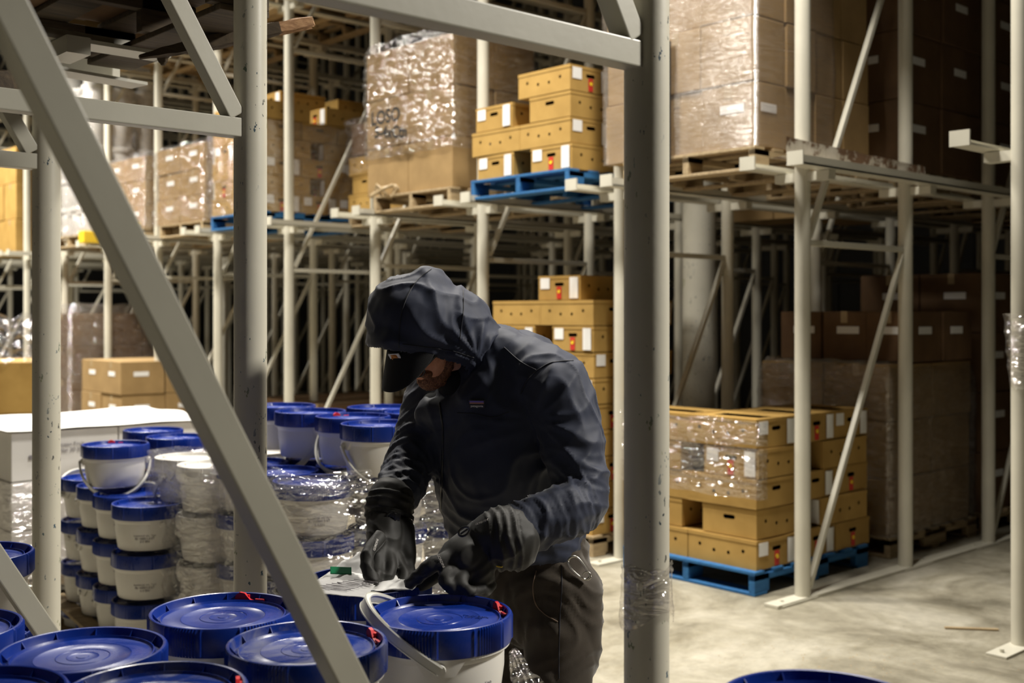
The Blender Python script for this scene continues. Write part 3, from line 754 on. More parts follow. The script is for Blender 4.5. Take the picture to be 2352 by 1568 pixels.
# middle stacks
A2, B2 = Vector((.262, .178, 0)), Vector((-.178, .262, 0))
A2 *= .322 / A2.length; B2 *= .318 / B2.length
F1 = Vector(((340 - 1176) * 5.04 / F, 5.04, 0)); FT = .763
for i in range(3):
    for j in range(4):
        for l in range(4):
            if i > 0 and j > 0 and l > 0: continue
            q = F1 + A2 * i + B2 * j
            lab = f'bucket left of the brace, {["top", "second", "third", "bottom"][l]} layer, {["left", "middle", "right"][i]} file, {["nearest", "second", "third", "last"][j]} row'
            bucket((q.x, q.y, FT - l * .2125 + .11 * 0), R(40 + 31 * j + 17 * l), 70 + 50 * (j % 2), None if l or i or j in (0, 2) else 30, text=(12 if (i == 0 and l < 3) else None), label=lab, group='stacked buckets left of the long brace', tabon=(l == 0 and (i + j) % 2 == 0))
for (px, Y, rz, hd, lab, tb) in ((265, 5.45, -72, -58, 'top bucket with its handle hanging in front, left of the brace', 110), (408, 5.78, -20, -60, 'top bucket with a dented-looking white side, right of the one with the hanging handle', 200), (352, 6.12, 60, None, 'farthest of the three top buckets left of the brace', 200)):
    bucket(((px - 1176) * Y / F, Y, FT + .2125), R(rz), tb, hd, label=lab + ', blue-lidded', group='stacked buckets left of the long brace', tabon=tb == 110)
def base_pallet(c, rz, top, label, lp=1.3, wv=1.1, z0=0):
    o = copy_tree(PW); place(o, (c.x, c.y, max(top - PT, 0)), rz); o.scale = (lp / 1.2, wv, 1); o['label'] = label; return o
base_pallet(F1 + A2 + B2 * 1.5, math.atan2(A2.y, A2.x), FT - 4 * .2125 + .021, 'wooden pallet under the bucket stack left of the brace', 1.0, 1.35)
W2 = Vector((-.766, 4.36, 0)); WT = .962
for i in range(3):
    for j in range(3):
        for l in range(4):
            if i > 0 and j > 0 and l > 0: continue
            q = W2 + A2 * i + B2 * j
            bucket((q.x, q.y, WT - l * .21), R(95 + 40 * j + 23 * l + 10 * i), 80, None, text=(20 if j == 0 and l else (20 if i == 0 else None)),
                   label=f'film-wrapped bucket beside the worker, {["top", "second", "third", "bottom"][l]} layer, {["left", "middle", "right"][i]} file, {["front", "middle", "back"][j]} row', group='film-wrapped buckets beside the worker', tabon=l == 0 and i == 1)
base_pallet(W2 + A2 + B2, math.atan2(A2.y, A2.x), WT - 4 * .21 + .02, 'wooden pallet under the film-wrapped buckets beside the worker', 1.05, 1.05)
U = [Vector((-.514, 4.42, 0)), Vector((-.664, 4.72, 0)), Vector((-.887, 4.98, 0)), Vector((-1.07, 5.26, 0)), Vector((-.25, 4.62, 0)), Vector((-.40, 4.92, 0)), Vector((-.60, 5.19, 0)), Vector((-.14, 4.93, 0))]
for i, q in enumerate(U):
    lab = ['loose blue-lidded bucket nearest the worker\'s arm on the upper layer', 'loose blue-lidded bucket with a red tab, second on the upper layer', 'loose blue-lidded bucket with a looping handle, third on the upper layer', 'loose blue-lidded bucket half behind the near post, upper layer',
           'loose bucket hidden behind the worker\'s sleeve, upper layer', 'loose bucket in the back row, right end of the upper layer', 'loose bucket in the back row, middle of the upper layer', 'loose bucket behind the worker, upper layer'][i]
    bucket((q.x, q.y, WT + .212 + (.002 * (i % 2))), R([-62, -115, -150, -100, 0, 50, 70, 20][i]), [60, 120, 40, 60, 0, 0, 0, 0][i], [-55, -50, -62, -60, None, None, None, None][i], label=lab, group='loose buckets on the wrapped bucket stack', tabon=i in (1,))
def round_wrap(c, r_, z0, z1, m, label, amp=.012, seed=0, sq=2.6, rz=0):
    b = MB()
    def fn(u, t):
        a = 2 * math.pi * u; ca, sa = math.cos(a), math.sin(a)
        k = (abs(ca) ** sq + abs(sa) ** sq) ** (-1 / sq)
        n1 = abs(noise.noise((ca * 3, sa * 3 + seed, t * 6))) * amp * 2 + abs(noise.noise((ca * 2, sa * 2, t * 22 + seed))) * amp * 1.5
        q = Matrix.Rotation(rz, 3, 'Z') @ Vector((ca * k * (r_[0] + n1), sa * k * (r_[1] + n1), 0))
        edge = .035 * noise.noise((ca * 2, sa * 2, seed + 3))
        return (c.x + q.x, c.y + q.y, z0 + (z1 - z0) * t + edge * t)
    b.grid(fn, 150, 44, closed=True)
    o = b.build('stretch_wrap', m, smooth=180); tag(o, label, 'stretch wrap'); return o
wrz = math.atan2(A2.y, A2.x)
round_wrap(W2 + A2 + B2, (.50, .50), .16, 1.0, M_FILM, 'clear glittering film round the bucket stack between the near post and the worker', seed=3, rz=wrz, sq=5)
b = MB()
cW = W2 + A2 + B2
def band(u, t):
    a = 2 * math.pi * u; k = (abs(math.cos(a)) ** 5 + abs(math.sin(a)) ** 5) ** (-.2)
    q = Matrix.Rotation(wrz, 3, 'Z') @ Vector((math.cos(a) * k * (.515 - .05 * t), math.sin(a) * k * (.515 - .05 * t), 0))
    return (cW.x + q.x, cW.y + q.y, .93 + .055 * t + .02 * noise.noise((math.cos(a) * 5, math.sin(a) * 5, t * 5)) + .03 * math.sin(a * 2 + 1) * t)
b.grid(band, 170, 16, closed=True)
tag(b.build('film_roll_edge', M_FILMW, smooth=180), 'bunched bright film edge along the top of the wrapped bucket stack', 'stretch wrap')
# white-lidded wrapped stack in the middle
W1 = Vector(((490 - 1176) * 4.95 / F, 4.95, 0))
for i in range(2):
    for j in range(2):
        for l in range(4):
            q = W1 + A2 * i + B2 * j
            bucket((q.x, q.y, .945 - l * .2125), R(60 + 50 * l + 90 * j), 0, -40 if (l + i) % 2 == 0 else None, lid=LIDW, label=f'white-lidded bucket under grey film, {["top", "second", "third", "bottom"][l]} layer, {["left", "right"][i]} file, {["front", "back"][j]} row', group='white-lidded wrapped buckets', tabon=False)
base_pallet(W1 + A2 * .5 + B2 * .5, wrz, .945 - 4 * .2125 + .02, 'wooden pallet under the white-lidded wrapped buckets', .72, .72)
round_wrap(W1 + A2 * .5 + B2 * .5, (.335, .335), .12, .965, M_FILMW, 'greyish wrinkled film round the white-lidded buckets left of the blue-specked post', seed=9, rz=wrz, sq=5)
# tall white pails on the shelf at the upper left
put_pallet(PW, -.22, 9.83, RT, 'wooden pallet on the shelf under the tall white pails at the upper left')
for i in range(3):
    for j in range(3):
        for l in range(6):
            if (i > 0 and j > 0) and l < 5: continue
            q = bp(-.02 + .33 * i, 10.0 + .33 * j)
            if l == 5 and (i + j) % 2: continue
            bucket((q.x, q.y, RT + PT + .362 * (l + 1)), R(40 * l), 0, None, lid=LIDW, body=PAIL5, label=f'tall white pail at upper left, {ORD[l]} layer, {["front", "middle", "back"][i]} row, {["right", "middle", "left"][j]} file', group='tall white pails on the shelf', tabon=False)
qc = bp(.31, 10.33)
round_wrap(qc, (.52, .52), RT + PT, RT + PT + 1.75, M_FILMW, 'bright film round the tall white pails at the upper left', seed=13, rz=TH, sq=5, amp=.02)
# ------------------------------------------------------------ pallets overhead in the near rack
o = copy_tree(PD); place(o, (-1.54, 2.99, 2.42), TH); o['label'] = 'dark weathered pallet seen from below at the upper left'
o.scale = (1.25, .92, 1)
nl = carton(1.3, .88, .6, M_DCARD, None); 
inst(nl, Vector((-1.54, 2.99, 2.42 + PT)), TH, 'load box standing on the dark overhead pallet', None)
b = MB(); b.bar((-1.68, 2.86, 2.395), (-.93, 2.65, 2.415), .10, .024, bev=.003)
o = b.build('loose_board', M_DWOOD); tag(o, 'grey nailed board hanging slanted under the overhead pallet at the top left', 'board')
for t in (0.42, .5): 
    q = MB().lathe([(0, 0), (.006, 0), (.005, -.004), (0, -.005)], 10).build('nail_head', M_CHROME, o); q.location = Vector((-1.68, 2.86, 2.395)).lerp(Vector((-.93, 2.65, 2.415)), t) + Vector((0, 0, -.0125))
def splinter(a, b_, w_, h_, label):
    b = MB(); a = Vector(a); b_ = Vector(b_); d = (b_ - a); Ln = d.length; d.normalize(); x = Vector((0, 0, 1)).cross(d).normalized(); y = d.cross(x); vs = []
    nu, nw = 40, 10
    for i in range(nu + 1):
        for k in range(nw * 2):
            s = k / nw * 2 - 1 if k < nw else 1 - (k - nw) / nw * 2
            topb = -1 if k < nw else 1
            jag = .06 * noise.noise((s * 6, topb * 2, 5)) + .035 * noise.noise((s * 15, topb, 1))
            u = i / nu * (1 + jag) if i > nu * .55 else i / nu
            taper = 1 - .55 * max(0, (i / nu - .75) / .25) * abs(noise.noise((s * 4, 9, topb)) + .4)
            tp = min(1, .3 + 2.2 * i / nu); q = a + d * (u * Ln) + x * (s * w_ / 2 * tp) + y * (topb * h_ / 2 * taper * tp + .004 * noise.noise((i / nu * 12, s * 9, topb)))
            vs.append(tuple(q))
    W = nw * 2; fs = [(i*W+k, i*W+(k+1) % W, (i+1)*W+(k+1) % W, (i+1)*W+k) for i in range(nu) for k in range(W)]
    fs.append(list(range(W))[::-1]); fs.append([nu*W+k for k in range(W)])
    b.add(vs, fs); o = b.build('broken_board', [M_DWOOD, M_SPLIT]); 
    for p in o.data.polygons:
        c = sum((Vector(vs[i]) for i in p.vertices), Vector()) / len(p.vertices)
        if (c - a).dot(d) > Ln * .80: p.material_index = 1
    tag(o, label, 'board'); return o
splinter(at(320, 131, 3.25), at(712, 52, 3.45), .075, .034, 'broken splintered board poking out past the blue-specked post at the top')
splinter(at(375, 150, 3.55), at(368, 88, 3.55), .04, .035, 'short pale splinter of wood standing at the end of the shelf rail')
splinter(at(-60, 175, 2.75), at(48, 205, 2.95), .12, .05, 'reddish split wood end at the left edge above the crossbar')
# ------------------------------------------------------------ floor bits
o = MB().bar((0, 0, .006), (.26, 0, .006), .022, .009, bev=.002).build('wood_scrap', M_WOOD); q = at(2215, 1437, 5.75); place(o, (q.x - .1, q.y, 0), R(-8))
tag(o, 'thin pale wood splinter lying on the open floor at the right', 'wood scrap')
r2 = random.Random(5); b = MB()
for i in range(150):
    x, y = r2.gauss(0, .28), r2.gauss(0, .16); s = r2.uniform(.001, .0045)
    b.lathe([(0, s * .5), (s * .7, s * .3), (s, 0), (0, 0)], 6, M=Matrix.Translation((x, y, 0)) @ Matrix.Rotation(r2.uniform(0, 3), 4, 'Z'))
o = b.build('floor_grit', M_WOOD); place(o, at(1960, 1470, 5.2) * Vector((1, 1, 0)), 0); tag(o, 'pale specks of grit scattered on the floor right of the banana-box pallet', 'grit', kind='stuff')
b = MB(); c1 = bp(0, -S + .158)
b.grid(lambda u, t: (c1.x + (.05 + .03 * t + .01 * noise.noise((u * 6, t * 6, 1))) * math.cos(u * 6.28), c1.y + (.05 + .03 * t) * math.sin(u * 6.28), 1.24 + .36 * t + .02 * noise.noise((u * 5, t * 3, 7))), 40, 20)
tag(b.build('film_scrap', M_FILM2, smooth=180), 'clear film tied round the thin post at the right edge of the photo', 'film scrap')
# film scrap taped round the big near post
b = MB(); c0 = NP[0]
def fs_(u, t):
    a = R(-195) + R(205) * u; f = noise.noise((u * 5, t * 5, 2)); wide = .5 + .5 * t if t < .8 else 1
    r_ = .0455 + .003 * abs(f) + .009 * (abs(noise.noise((u * 9, t * 9, 6))) if t > .75 else .15) + .006 * (1 - t)
    return (c0.x + r_ * math.cos(a), c0.y + r_ * math.sin(a), 1.115 - .105 * (1 - t) * (1) - .02 * (1 - t) * math.sin(u * 7) + .018 * f * t + (1 if False else 0) * wide)
b.grid(fs_, 60, 40)
tag(b.build('film_scrap', M_FILM2, smooth=180), 'crumpled scrap of clear film stuck round the big near post right of the worker', 'film scrap')
X_, Y_ = near_xy[0]; b = MB()
def fan(u, t):
    pl = .010 * math.sin(u * 26 + noise.noise((u * 5, t * 4, 0)) * 3) * (.5 + t)
    return (X_ + .150 + .012 * u + t * (.006 + .085 * u) + pl * .5, Y_ + .02 + pl + .03 * u, NT - .095 - .17 * t + .05 * u * t + .008 * noise.noise((u * 9, t * 5, 3)))
b.grid(fan, 60, 20); tag(b.build('film_scrap', M_FILM2, smooth=180), 'pleated fan of clear film hanging right of the front bucket', 'film scrap')
# papers on the bucket the worker leans over
def sheet(corners, label, m, name='paper_sheet', seed=0, amp=.012, nu=22, nv=16):
    a, b1, c, d = [Vector(q) for q in corners]; b = MB()
    def fn(u, t):
        q = (a.lerp(b1, u)).lerp(d.lerp(c, u), t); q.z += amp * noise.noise((u * 4, t * 4, seed)) + amp * .5 * abs(noise.noise((u * 9, t * 9, seed + 2))); return tuple(q)
    b.grid(fn, nu, nv); o = b.build(name, m, smooth=180)
    sd = o.modifiers.new('thick', 'SOLIDIFY'); sd.thickness = .0008; tag(o, label, 'paper'); return o
ZP = NT + .004
bx, by = near_xy[8]
sheet([(bx - .12, by - .10, ZP + .008), (bx + .02, by - .12, ZP + .006), (bx + .06, by + .02, ZP + .012), (bx - .03, by + .10, ZP + .045)], 'crumpled white plastic sheet lying under the gloves', M_PAPER, 'plastic_sheet', 1, .012)
o = sheet([(bx - .145, by - .14, ZP + .004), (bx + .02, by - .19, ZP + .002), (bx + .035, by - .11, ZP + .010), (bx - .09, by - .05, ZP + .020)], 'grey printed delivery slip on the bucket in front of the gloves', mat('grey_paper', (.48, .47, .46), .6), seed=3, amp=.004)
sheet([(bx + .0, by - .13, ZP + .004), (bx + .12, by - .12, ZP + .002), (bx + .15, by + .04, ZP + .004), (bx + .04, by + .04, ZP + .006)], 'crumpled white paper between the two gloves', M_PAPER, seed=8, amp=.010)
b = MB()
for i in range(9):
    a = Vector((bx - .115 + .012 * i, by - .130 + .0 * i + .006 * i, ZP + .011 + .0009 * i)); b.bar(a, a + Vector((.09 - .004 * i, -.022, -.002)), .0016, .0012)
tag(b.build('printed_lines', M_GREYINK), 'rows of tiny printing on the grey delivery slip', 'print')
o = MB().box((0, 0, 0), (.05, .02, .004), bev=.001).build('green_strip', mat('green_plastic', (.0, .16, .06), .4)); o.location = (bx - .055, by - .045, ZP + .030); o.rotation_euler = (R(40), R(5), R(14))
tag(o, 'small green strip on the white sheet in front of the glove', 'strip')
# ------------------------------------------------------------ the worker
def cloth(name, a, rough=.62, sheen=.25, nz=900, bs=.25):
    m = mat(name, a, rough, spec=.35, Sheen_Weight=sheen, Sheen_Roughness=.4); v = coords(m)
    base(m, ramp(m, noisy(m, v, 9, 4), [(.3, tuple(c * .85 for c in a)), (.7, tuple(c * 1.15 for c in a))]))
    n = noisy(m, v, nz, 2); bump(m, n, bs, .0006); return m
M_JACK = cloth('navy_shell_fabric', (.021, .026, .047), .62, .12)
M_JACK.node_tree.nodes['Principled BSDF'].inputs['Specular IOR Level'].default_value = .3
M_TROU = cloth('brown_canvas', (.040, .031, .022), .85, .3, 500, .5)
M_GLOV = cloth('black_glove_fabric', (.014, .013, .011), .6, .15, 1100, .4)
M_CAP = cloth('black_cap_cotton', (.008, .008, .009), .85, .05, 700, .6)
M_FLEE = cloth('black_fleece', (.008, .008, .010), .95, .1, 300, .6)
M_SEAM = mat('dark_seam_thread', (.012, .013, .02), .7)
M_SKIN = mat('skin', (.50, .23, .14), .5, Subsurface_Weight=.2, Subsurface_Radius=(.02, .008, .004))
base(M_SKIN, ramp(M_SKIN, noisy(M_SKIN, coords(M_SKIN), 60, 5), [(.3, (.66, .28, .15)), (.7, (.85, .43, .25))]))
bump(M_SKIN, noisy(M_SKIN, coords(M_SKIN), 300, 3), .25, .001)
M_BEARD = mat('reddish_beard_hair', (.20, .075, .03), .7)
base(M_BEARD, ramp(M_BEARD, noisy(M_BEARD, coords(M_BEARD), 260, 3, .7), [(.35, (.07, .025, .012)), (.68, (.36, .15, .06))]))
bump(M_BEARD, noisy(M_BEARD, coords(M_BEARD), 300, 3), .8, .003)
def ell(b, c, r, M3=None, n=20):
    """closed ellipsoid; c centre, r radii, M3 optional 3x3 orientation"""
    vs = []; fs = []; c = Vector(c)
    for i in range(n + 1):
        ph = math.pi * i / n
        for k in range(2 * n):
            a = math.pi * k / n
            q = Vector((r[0] * math.sin(ph) * math.cos(a), r[1] * math.sin(ph) * math.sin(a), r[2] * math.cos(ph)))
            vs.append(c + (M3 @ q if M3 else q))
    W = 2 * n
    for i in range(n):
        for k in range(W): fs.append((i*W+k, (i+1)*W+k, (i+1)*W+(k+1) % W, i*W+(k+1) % W))
    b.add(vs, fs)
def limb(b, pts, n=28, side=None, sub=6):
    """smooth closed tube through (centre, radius_a, radius_b) stations with rounded ends; side = direction of radius_a"""
    P = [Vector(q[0]) for q in pts]; A = [q[1] for q in pts]; B_ = [q[2] if len(q) > 2 else q[1] for q in pts]
    def cr(a, b1, c, d, t): return .5 * ((2*b1) + (c - a) * t + (2*a - 5*b1 + 4*c - d) * t*t + (3*b1 - a - 3*c + d) * t**3)
    st = []
    for i in range(len(P) - 1):
        i0, i3 = max(i - 1, 0), min(i + 2, len(P) - 1)
        for s in range(sub):
            t = s / sub; st.append((cr(P[i0], P[i], P[i+1], P[i3], t), cr(A[i0], A[i], A[i+1], A[i3], t), cr(B_[i0], B_[i], B_[i+1], B_[i3], t)))
    st.append((P[-1], A[-1], B_[-1]))
    d0 = (st[0][0] - st[1][0]).normalized(); d1 = (st[-1][0] - st[-2][0]).normalized()
    pre = [(st[0][0] + d0 * st[0][1] * .8 * math.sin(a), st[0][1] * math.cos(a), st[0][2] * math.cos(a)) for a in (1.45, 1.1, .75, .35)]
    post = [(st[-1][0] + d1 * st[-1][1] * .8 * math.sin(a), st[-1][1] * math.cos(a), st[-1][2] * math.cos(a)) for a in (.35, .75, 1.1, 1.45)]
    st = pre + st + post; vs = []; fs = []; x = None
    for i, (q, a, bb) in enumerate(st):
        t = (st[min(i+1, len(st)-1)][0] - st[max(i-1, 0)][0]).normalized()
        x = Vector(side) if side is not None else (x if x is not None else (Vector((0, 1, 0)) if abs(t.y) < .9 else Vector((1, 0, 0))))
        x = (x - t * x.dot(t)).normalized(); y = t.cross(x)
        for k in range(n):
            an = 2 * math.pi * k / n; vs.append(q + x * (a * math.cos(an)) + y * (bb * math.sin(an)))
    for i in range(len(st) - 1):
        for k in range(n): fs.append((i*n+k, i*n+(k+1) % n, (i+1)*n+(k+1) % n, (i+1)*n+k))
    fs.append(list(range(n))[::-1]); fs.append([(len(st)-1)*n + k for k in range(n)])
    b.add(vs, fs)
def fuse(b, name, voxel, smooth, fn=None, cut=None, post=1):
    """voxel-fuse the overlapping pieces into one skin, then push folds into it"""
    me0 = b.mesh(name, []) if False else None
    me0 = bpy.data.meshes.new('tmp'); me0.from_pydata([tuple(q) for q in b.v], [], b.f); me0.update()
    o = bpy.data.objects.new('tmp', me0); C.objects.link(o)
    r = o.modifiers.new('r', 'REMESH'); r.mode = 'VOXEL'; r.voxel_size = voxel
    s = o.modifiers.new('s', 'SMOOTH'); s.factor = .6; s.iterations = smooth
    bpy.context.view_layer.update()
    me = bpy.data.meshes.new_from_object(o.evaluated_get(bpy.context.evaluated_depsgraph_get()))
    bpy.data.objects.remove(o); bpy.data.meshes.remove(me0)
    me.name = name
    bm = bmesh.new(); bm.from_mesh(me); bm.normal_update()
    if fn:
        off = [(v, v.normal.copy() * fn(v.co, v.normal)) for v in bm.verts]
        for v, d in off: v.co += d
        if post: bmesh.ops.smooth_vert(bm, verts=bm.verts, factor=.4, use_axis_x=True, use_axis_y=True, use_axis_z=True)
    if cut:
        dead = [v for v in bm.verts if cut(v.co)]
        bmesh.ops.delete(bm, geom=dead, context='VERTS')
    for f in bm.faces: f.smooth = True
    bm.to_mesh(me); bm.free(); return me
def put(me, name, m, parent=None):
    me.materials.clear(); me.materials.append(m)
    return link(name, me, parent)
def q3(px, py, Y): return at(px, py, Y)
def seglerp(P, A, Bv):
    d = Bv - A; t = max(0, min(1, (P - A).dot(d) / d.length_squared)); return t, (P - (A + d * t)).length, d
def ridge(x): return 1 - abs(2 * (x - math.floor(x)) - 1)      # triangle wave 0..1
def crease(x, sharp=2.2): return ridge(x) ** sharp
LS = Vector((.70, -.71, 0)).normalized()       # towards the worker's left
# arm joints
LSH, LEL, LWR = q3(1272, 885, 2.87), q3(1334, 1142, 2.77), q3(1168, 1222, 2.66)
RSH, REL, RWR = q3(1000, 895, 3.13), q3(938, 1075, 3.0), q3(900, 1150, 2.88)
def arm(b, grow=0, cuffs=True):
    limb(b, [(LSH, .088 + grow), (q3(1302, 960, 2.85), .084 + grow), (q3(1326, 1060, 2.81), .078 + grow), (LEL, .071 + grow), (q3(1300, 1172, 2.72), .070 + grow), (q3(1238, 1196, 2.69), .066 + grow), (LWR, .056 + grow)])
    limb(b, [(RSH, .085 + grow), (q3(968, 985, 3.08), .073 + grow), (REL, .066 + grow), (q3(918, 1120, 2.93), .060 + grow), (RWR, .053 + grow)])
def torso(b, g=0):
    for rings in ([(q3(1204, 1290, 3.12), .19 + g, .150 + g), (q3(1190, 1235, 3.10), .205 + g, .168 + g), (q3(1165, 1140, 3.07), .208 + g, .168 + g), (q3(1138, 1030, 3.03), .215 + g, .165 + g), (q3(1130, 940, 3.01), .215 + g, .150 + g), (q3(1132, 880, 3.0), .195 + g, .125 + g), (q3(1130, 835, 3.0), .14 + g, .10 + g)],):
        limb(b, rings, side=LS, n=36)
    limb(b, [(q3(1120, 822, 3.0), .085 + g), (q3(1185, 842, 2.96), .092 + g), (q3(1262, 880, 2.89), .092 + g)])
    limb(b, [(q3(1100, 830, 3.03), .08 + g), (q3(1040, 870, 3.09), .085 + g), (q3(1000, 900, 3.13), .08 + g)])
    limb(b, [(q3(1140, 800, 3.02), .07 + g), (q3(1190, 860, 3.05), .13 + g), (q3(1230, 960, 3.10), .13 + g)])
# --- bare body (mostly covered)
HC = q3(984, 774, 2.95)
Fh = Vector((-.60, -.55, -.58)).normalized(); Uh = Vector((-.43, -.39, .81)); Uh = (Uh - Fh * Uh.dot(Fh)).normalized(); Sh = Uh.cross(Fh) * 1.0
if Sh.x < 0: Sh = -Sh
HM = Matrix((Fh, Sh, Uh)).transposed()
def hp(f, s, u): return HC + Fh * f + Sh * s + Uh * u
b = MB()
ell(b, hp(-.005, 0, .03), (.100, .077, .092), HM); ell(b, hp(.030, 0, -.035), (.062, .062, .078), HM)
ell(b, hp(.050, 0, -.088), (.034, .036, .030), HM); ell(b, hp(.084, 0, .028), (.018, .055, .020), HM)
limb(b, [(hp(.090, 0, .012), .009), (hp(.104, 0, -.010), .011), (hp(.112, 0, -.026), .014)])           # nose
for s in (-1, 1):
    ell(b, hp(.070, s * .038, -.020), (.026, .022, .022), HM)                                            # cheeks
    ell(b, hp(.104, s * .011, -.030), (.010, .009, .008), HM)
    ell(b, hp(-.012, s * .080, -.008), (.018, .008, .032), HM)                                           # ears
ell(b, hp(.088, 0, -.052), (.010, .026, .006), HM); ell(b, hp(.085, 0, -.064), (.011, .024, .007), HM)     # lips
limb(b, [(hp(-.03, 0, -.04), .055), (q3(1080, 850, 3.0), .058), (q3(1120, 880, 3.0), .07)])
bb_ = b; torso(b, -.035)
limb(b, [(LSH, .05), (LEL, .040), (LWR, .030)]); limb(b, [(RSH, .05), (REL, .040), (RWR, .030)])
HIPL, HIPR = q3(1300, 1330, 3.02), q3(1165, 1325, 3.16)
KNL, KNR = Vector((.11, 2.97, .52)), Vector((-.01, 3.20, .52))
FTL, FTR = Vector((.15, 3.05, .09)), Vector((.0, 3.28, .09))
for (h_, k_, f_) in ((HIPL, KNL, FTL), (HIPR, KNR, FTR)):
    limb(b, [(h_, .075), (k_, .052), (k_.lerp(f_, .4), .050), (f_, .035)]); limb(b, [(f_, .038), (f_ + Vector((-.14, -.12, -.04)), .035)])
# hands inside the gloves
HL = [q3(1105, 1262, 2.65), q3(1050, 1290, 2.63)]; HR = [q3(888, 1215, 2.83), q3(880, 1270, 2.79)]
limb(b, [(LWR, .03), (HL[0], .035), (HL[1], .032)]); limb(b, [(RWR, .03), (HR[0], .035), (HR[1], .032)])
def hand_fingers(b, tips, r):
    for ch in tips: limb(b, [(Vector(q), r * (1 - .08 * i)) for i, q in enumerate(ch)], n=14)
# finger chains: left glove (image right) and right glove (image left)
FLg = [[q3(1050, 1275, 2.61), q3(1005, 1290, 2.59), q3(968, 1316, 2.585), q3(940, 1340, 2.59)],      # index, stretched to the lid
       [q3(1060, 1300, 2.60), q3(1022, 1325, 2.565), q3(1040, 1352, 2.56), q3(1070, 1352, 2.58)],
       [q3(1085, 1305, 2.61), q3(1056, 1335, 2.57), q3(1080, 1360, 2.57), q3(1105, 1352, 2.60)],
       [q3(1108, 1300, 2.63), q3(1092, 1336, 2.60), q3(1112, 1358, 2.60), q3(1130, 1345, 2.63)],
       [q3(1075, 1265, 2.68), q3(1030, 1305, 2.68), q3(990, 1330, 2.66), q3(965, 1344, 2.65)]]        # thumb
FRg = [[q3(868, 1262, 2.74), q3(866, 1300, 2.70), q3(860, 1330, 2.67), q3(848, 1354, 2.655)],       # index
       [q3(888, 1268, 2.75), q3(898, 1306, 2.71), q3(884, 1332, 2.69), q3(868, 1350, 2.68)],
       [q3(905, 1270, 2.765), q3(922, 1304, 2.74), q3(925, 1328, 2.72), q3(915, 1344, 2.71)],
       [q3(918, 1262, 2.79), q3(938, 1296, 2.77), q3(940, 1318, 2.75), q3(932, 1334, 2.74)],
       [q3(872, 1235, 2.73), q3(846, 1268, 2.68), q3(844, 1305, 2.65), q3(858, 1334, 2.64)]]         # thumb
hand_fingers(b, FLg, .0085); hand_fingers(b, FRg, .0085)
person = put(fuse(b, 'person', .0075, 4), 'person', M_SKIN)
tag(person, 'person in a hooded navy jacket and dark cap bending over the buckets in black gloves', 'person')
# --- trousers and boots
b = MB()
limb(b, [(q3(1210, 1250, 3.11), .178, .135), (q3(1222, 1310, 3.10), .190, .140), (q3(1236, 1375, 3.09), .175, .130)], side=LS)
limb(b, [(q3(1306, 1345, 3.02), .098), (Vector((.135, 3.00, .72)), .098), (KNL + Vector((-.005, 0, 0)), .084), (Vector((.125, 3.02, .30)), .082), (FTL + Vector((0, 0, .05)), .088)])
limb(b, [(q3(1180, 1345, 3.14), .100), (Vector((.0, 3.16, .72)), .095), (KNR, .082), (Vector((-.0, 3.24, .30)), .080), (FTR + Vector((0, 0, .05)), .086)])
def tfold(P, n):
    z = P.z; a = math.atan2(P.y - 3.05, P.x - .1)
    w_ = noise.noise((P.x * 5, P.y * 5, z * 2)) * .35
    d = .014 * crease(z * 8 + math.sin(a * 1.6 + 1) * .9 + w_ * 2.5, 2.5) * max(0, noise.noise((P.x * 4, P.y * 4, z * 3)) + .45)
    d += .006 * (crease(noise.noise((P.x * 5, P.y * 5, z * 6)) * 3.5 + z * 3, 3) - .3) + .010 * noise.noise((P.x * 8, P.y * 8, z * 5)) - .004 * crease(a * 1.4 + z * 2.3 + w_, 5)
    return d
trousers = put(fuse(b, 'trousers', .008, 4, tfold), 'trousers', M_TROU, person)
b = MB()
for f_ in (FTL, FTR):
    limb(b, [(f_ + Vector((.03, .03, .04)), .055), (f_ + Vector((.0, 0, -.03)), .052), (f_ + Vector((-.10, -.085, -.045)), .045, .045), (f_ + Vector((-.17, -.14, -.05)), .04, .035)])
bts = put(fuse(b, 'boots', .008, 3), 'boots', mat('boot_leather', (.05, .03, .018), .6), person)
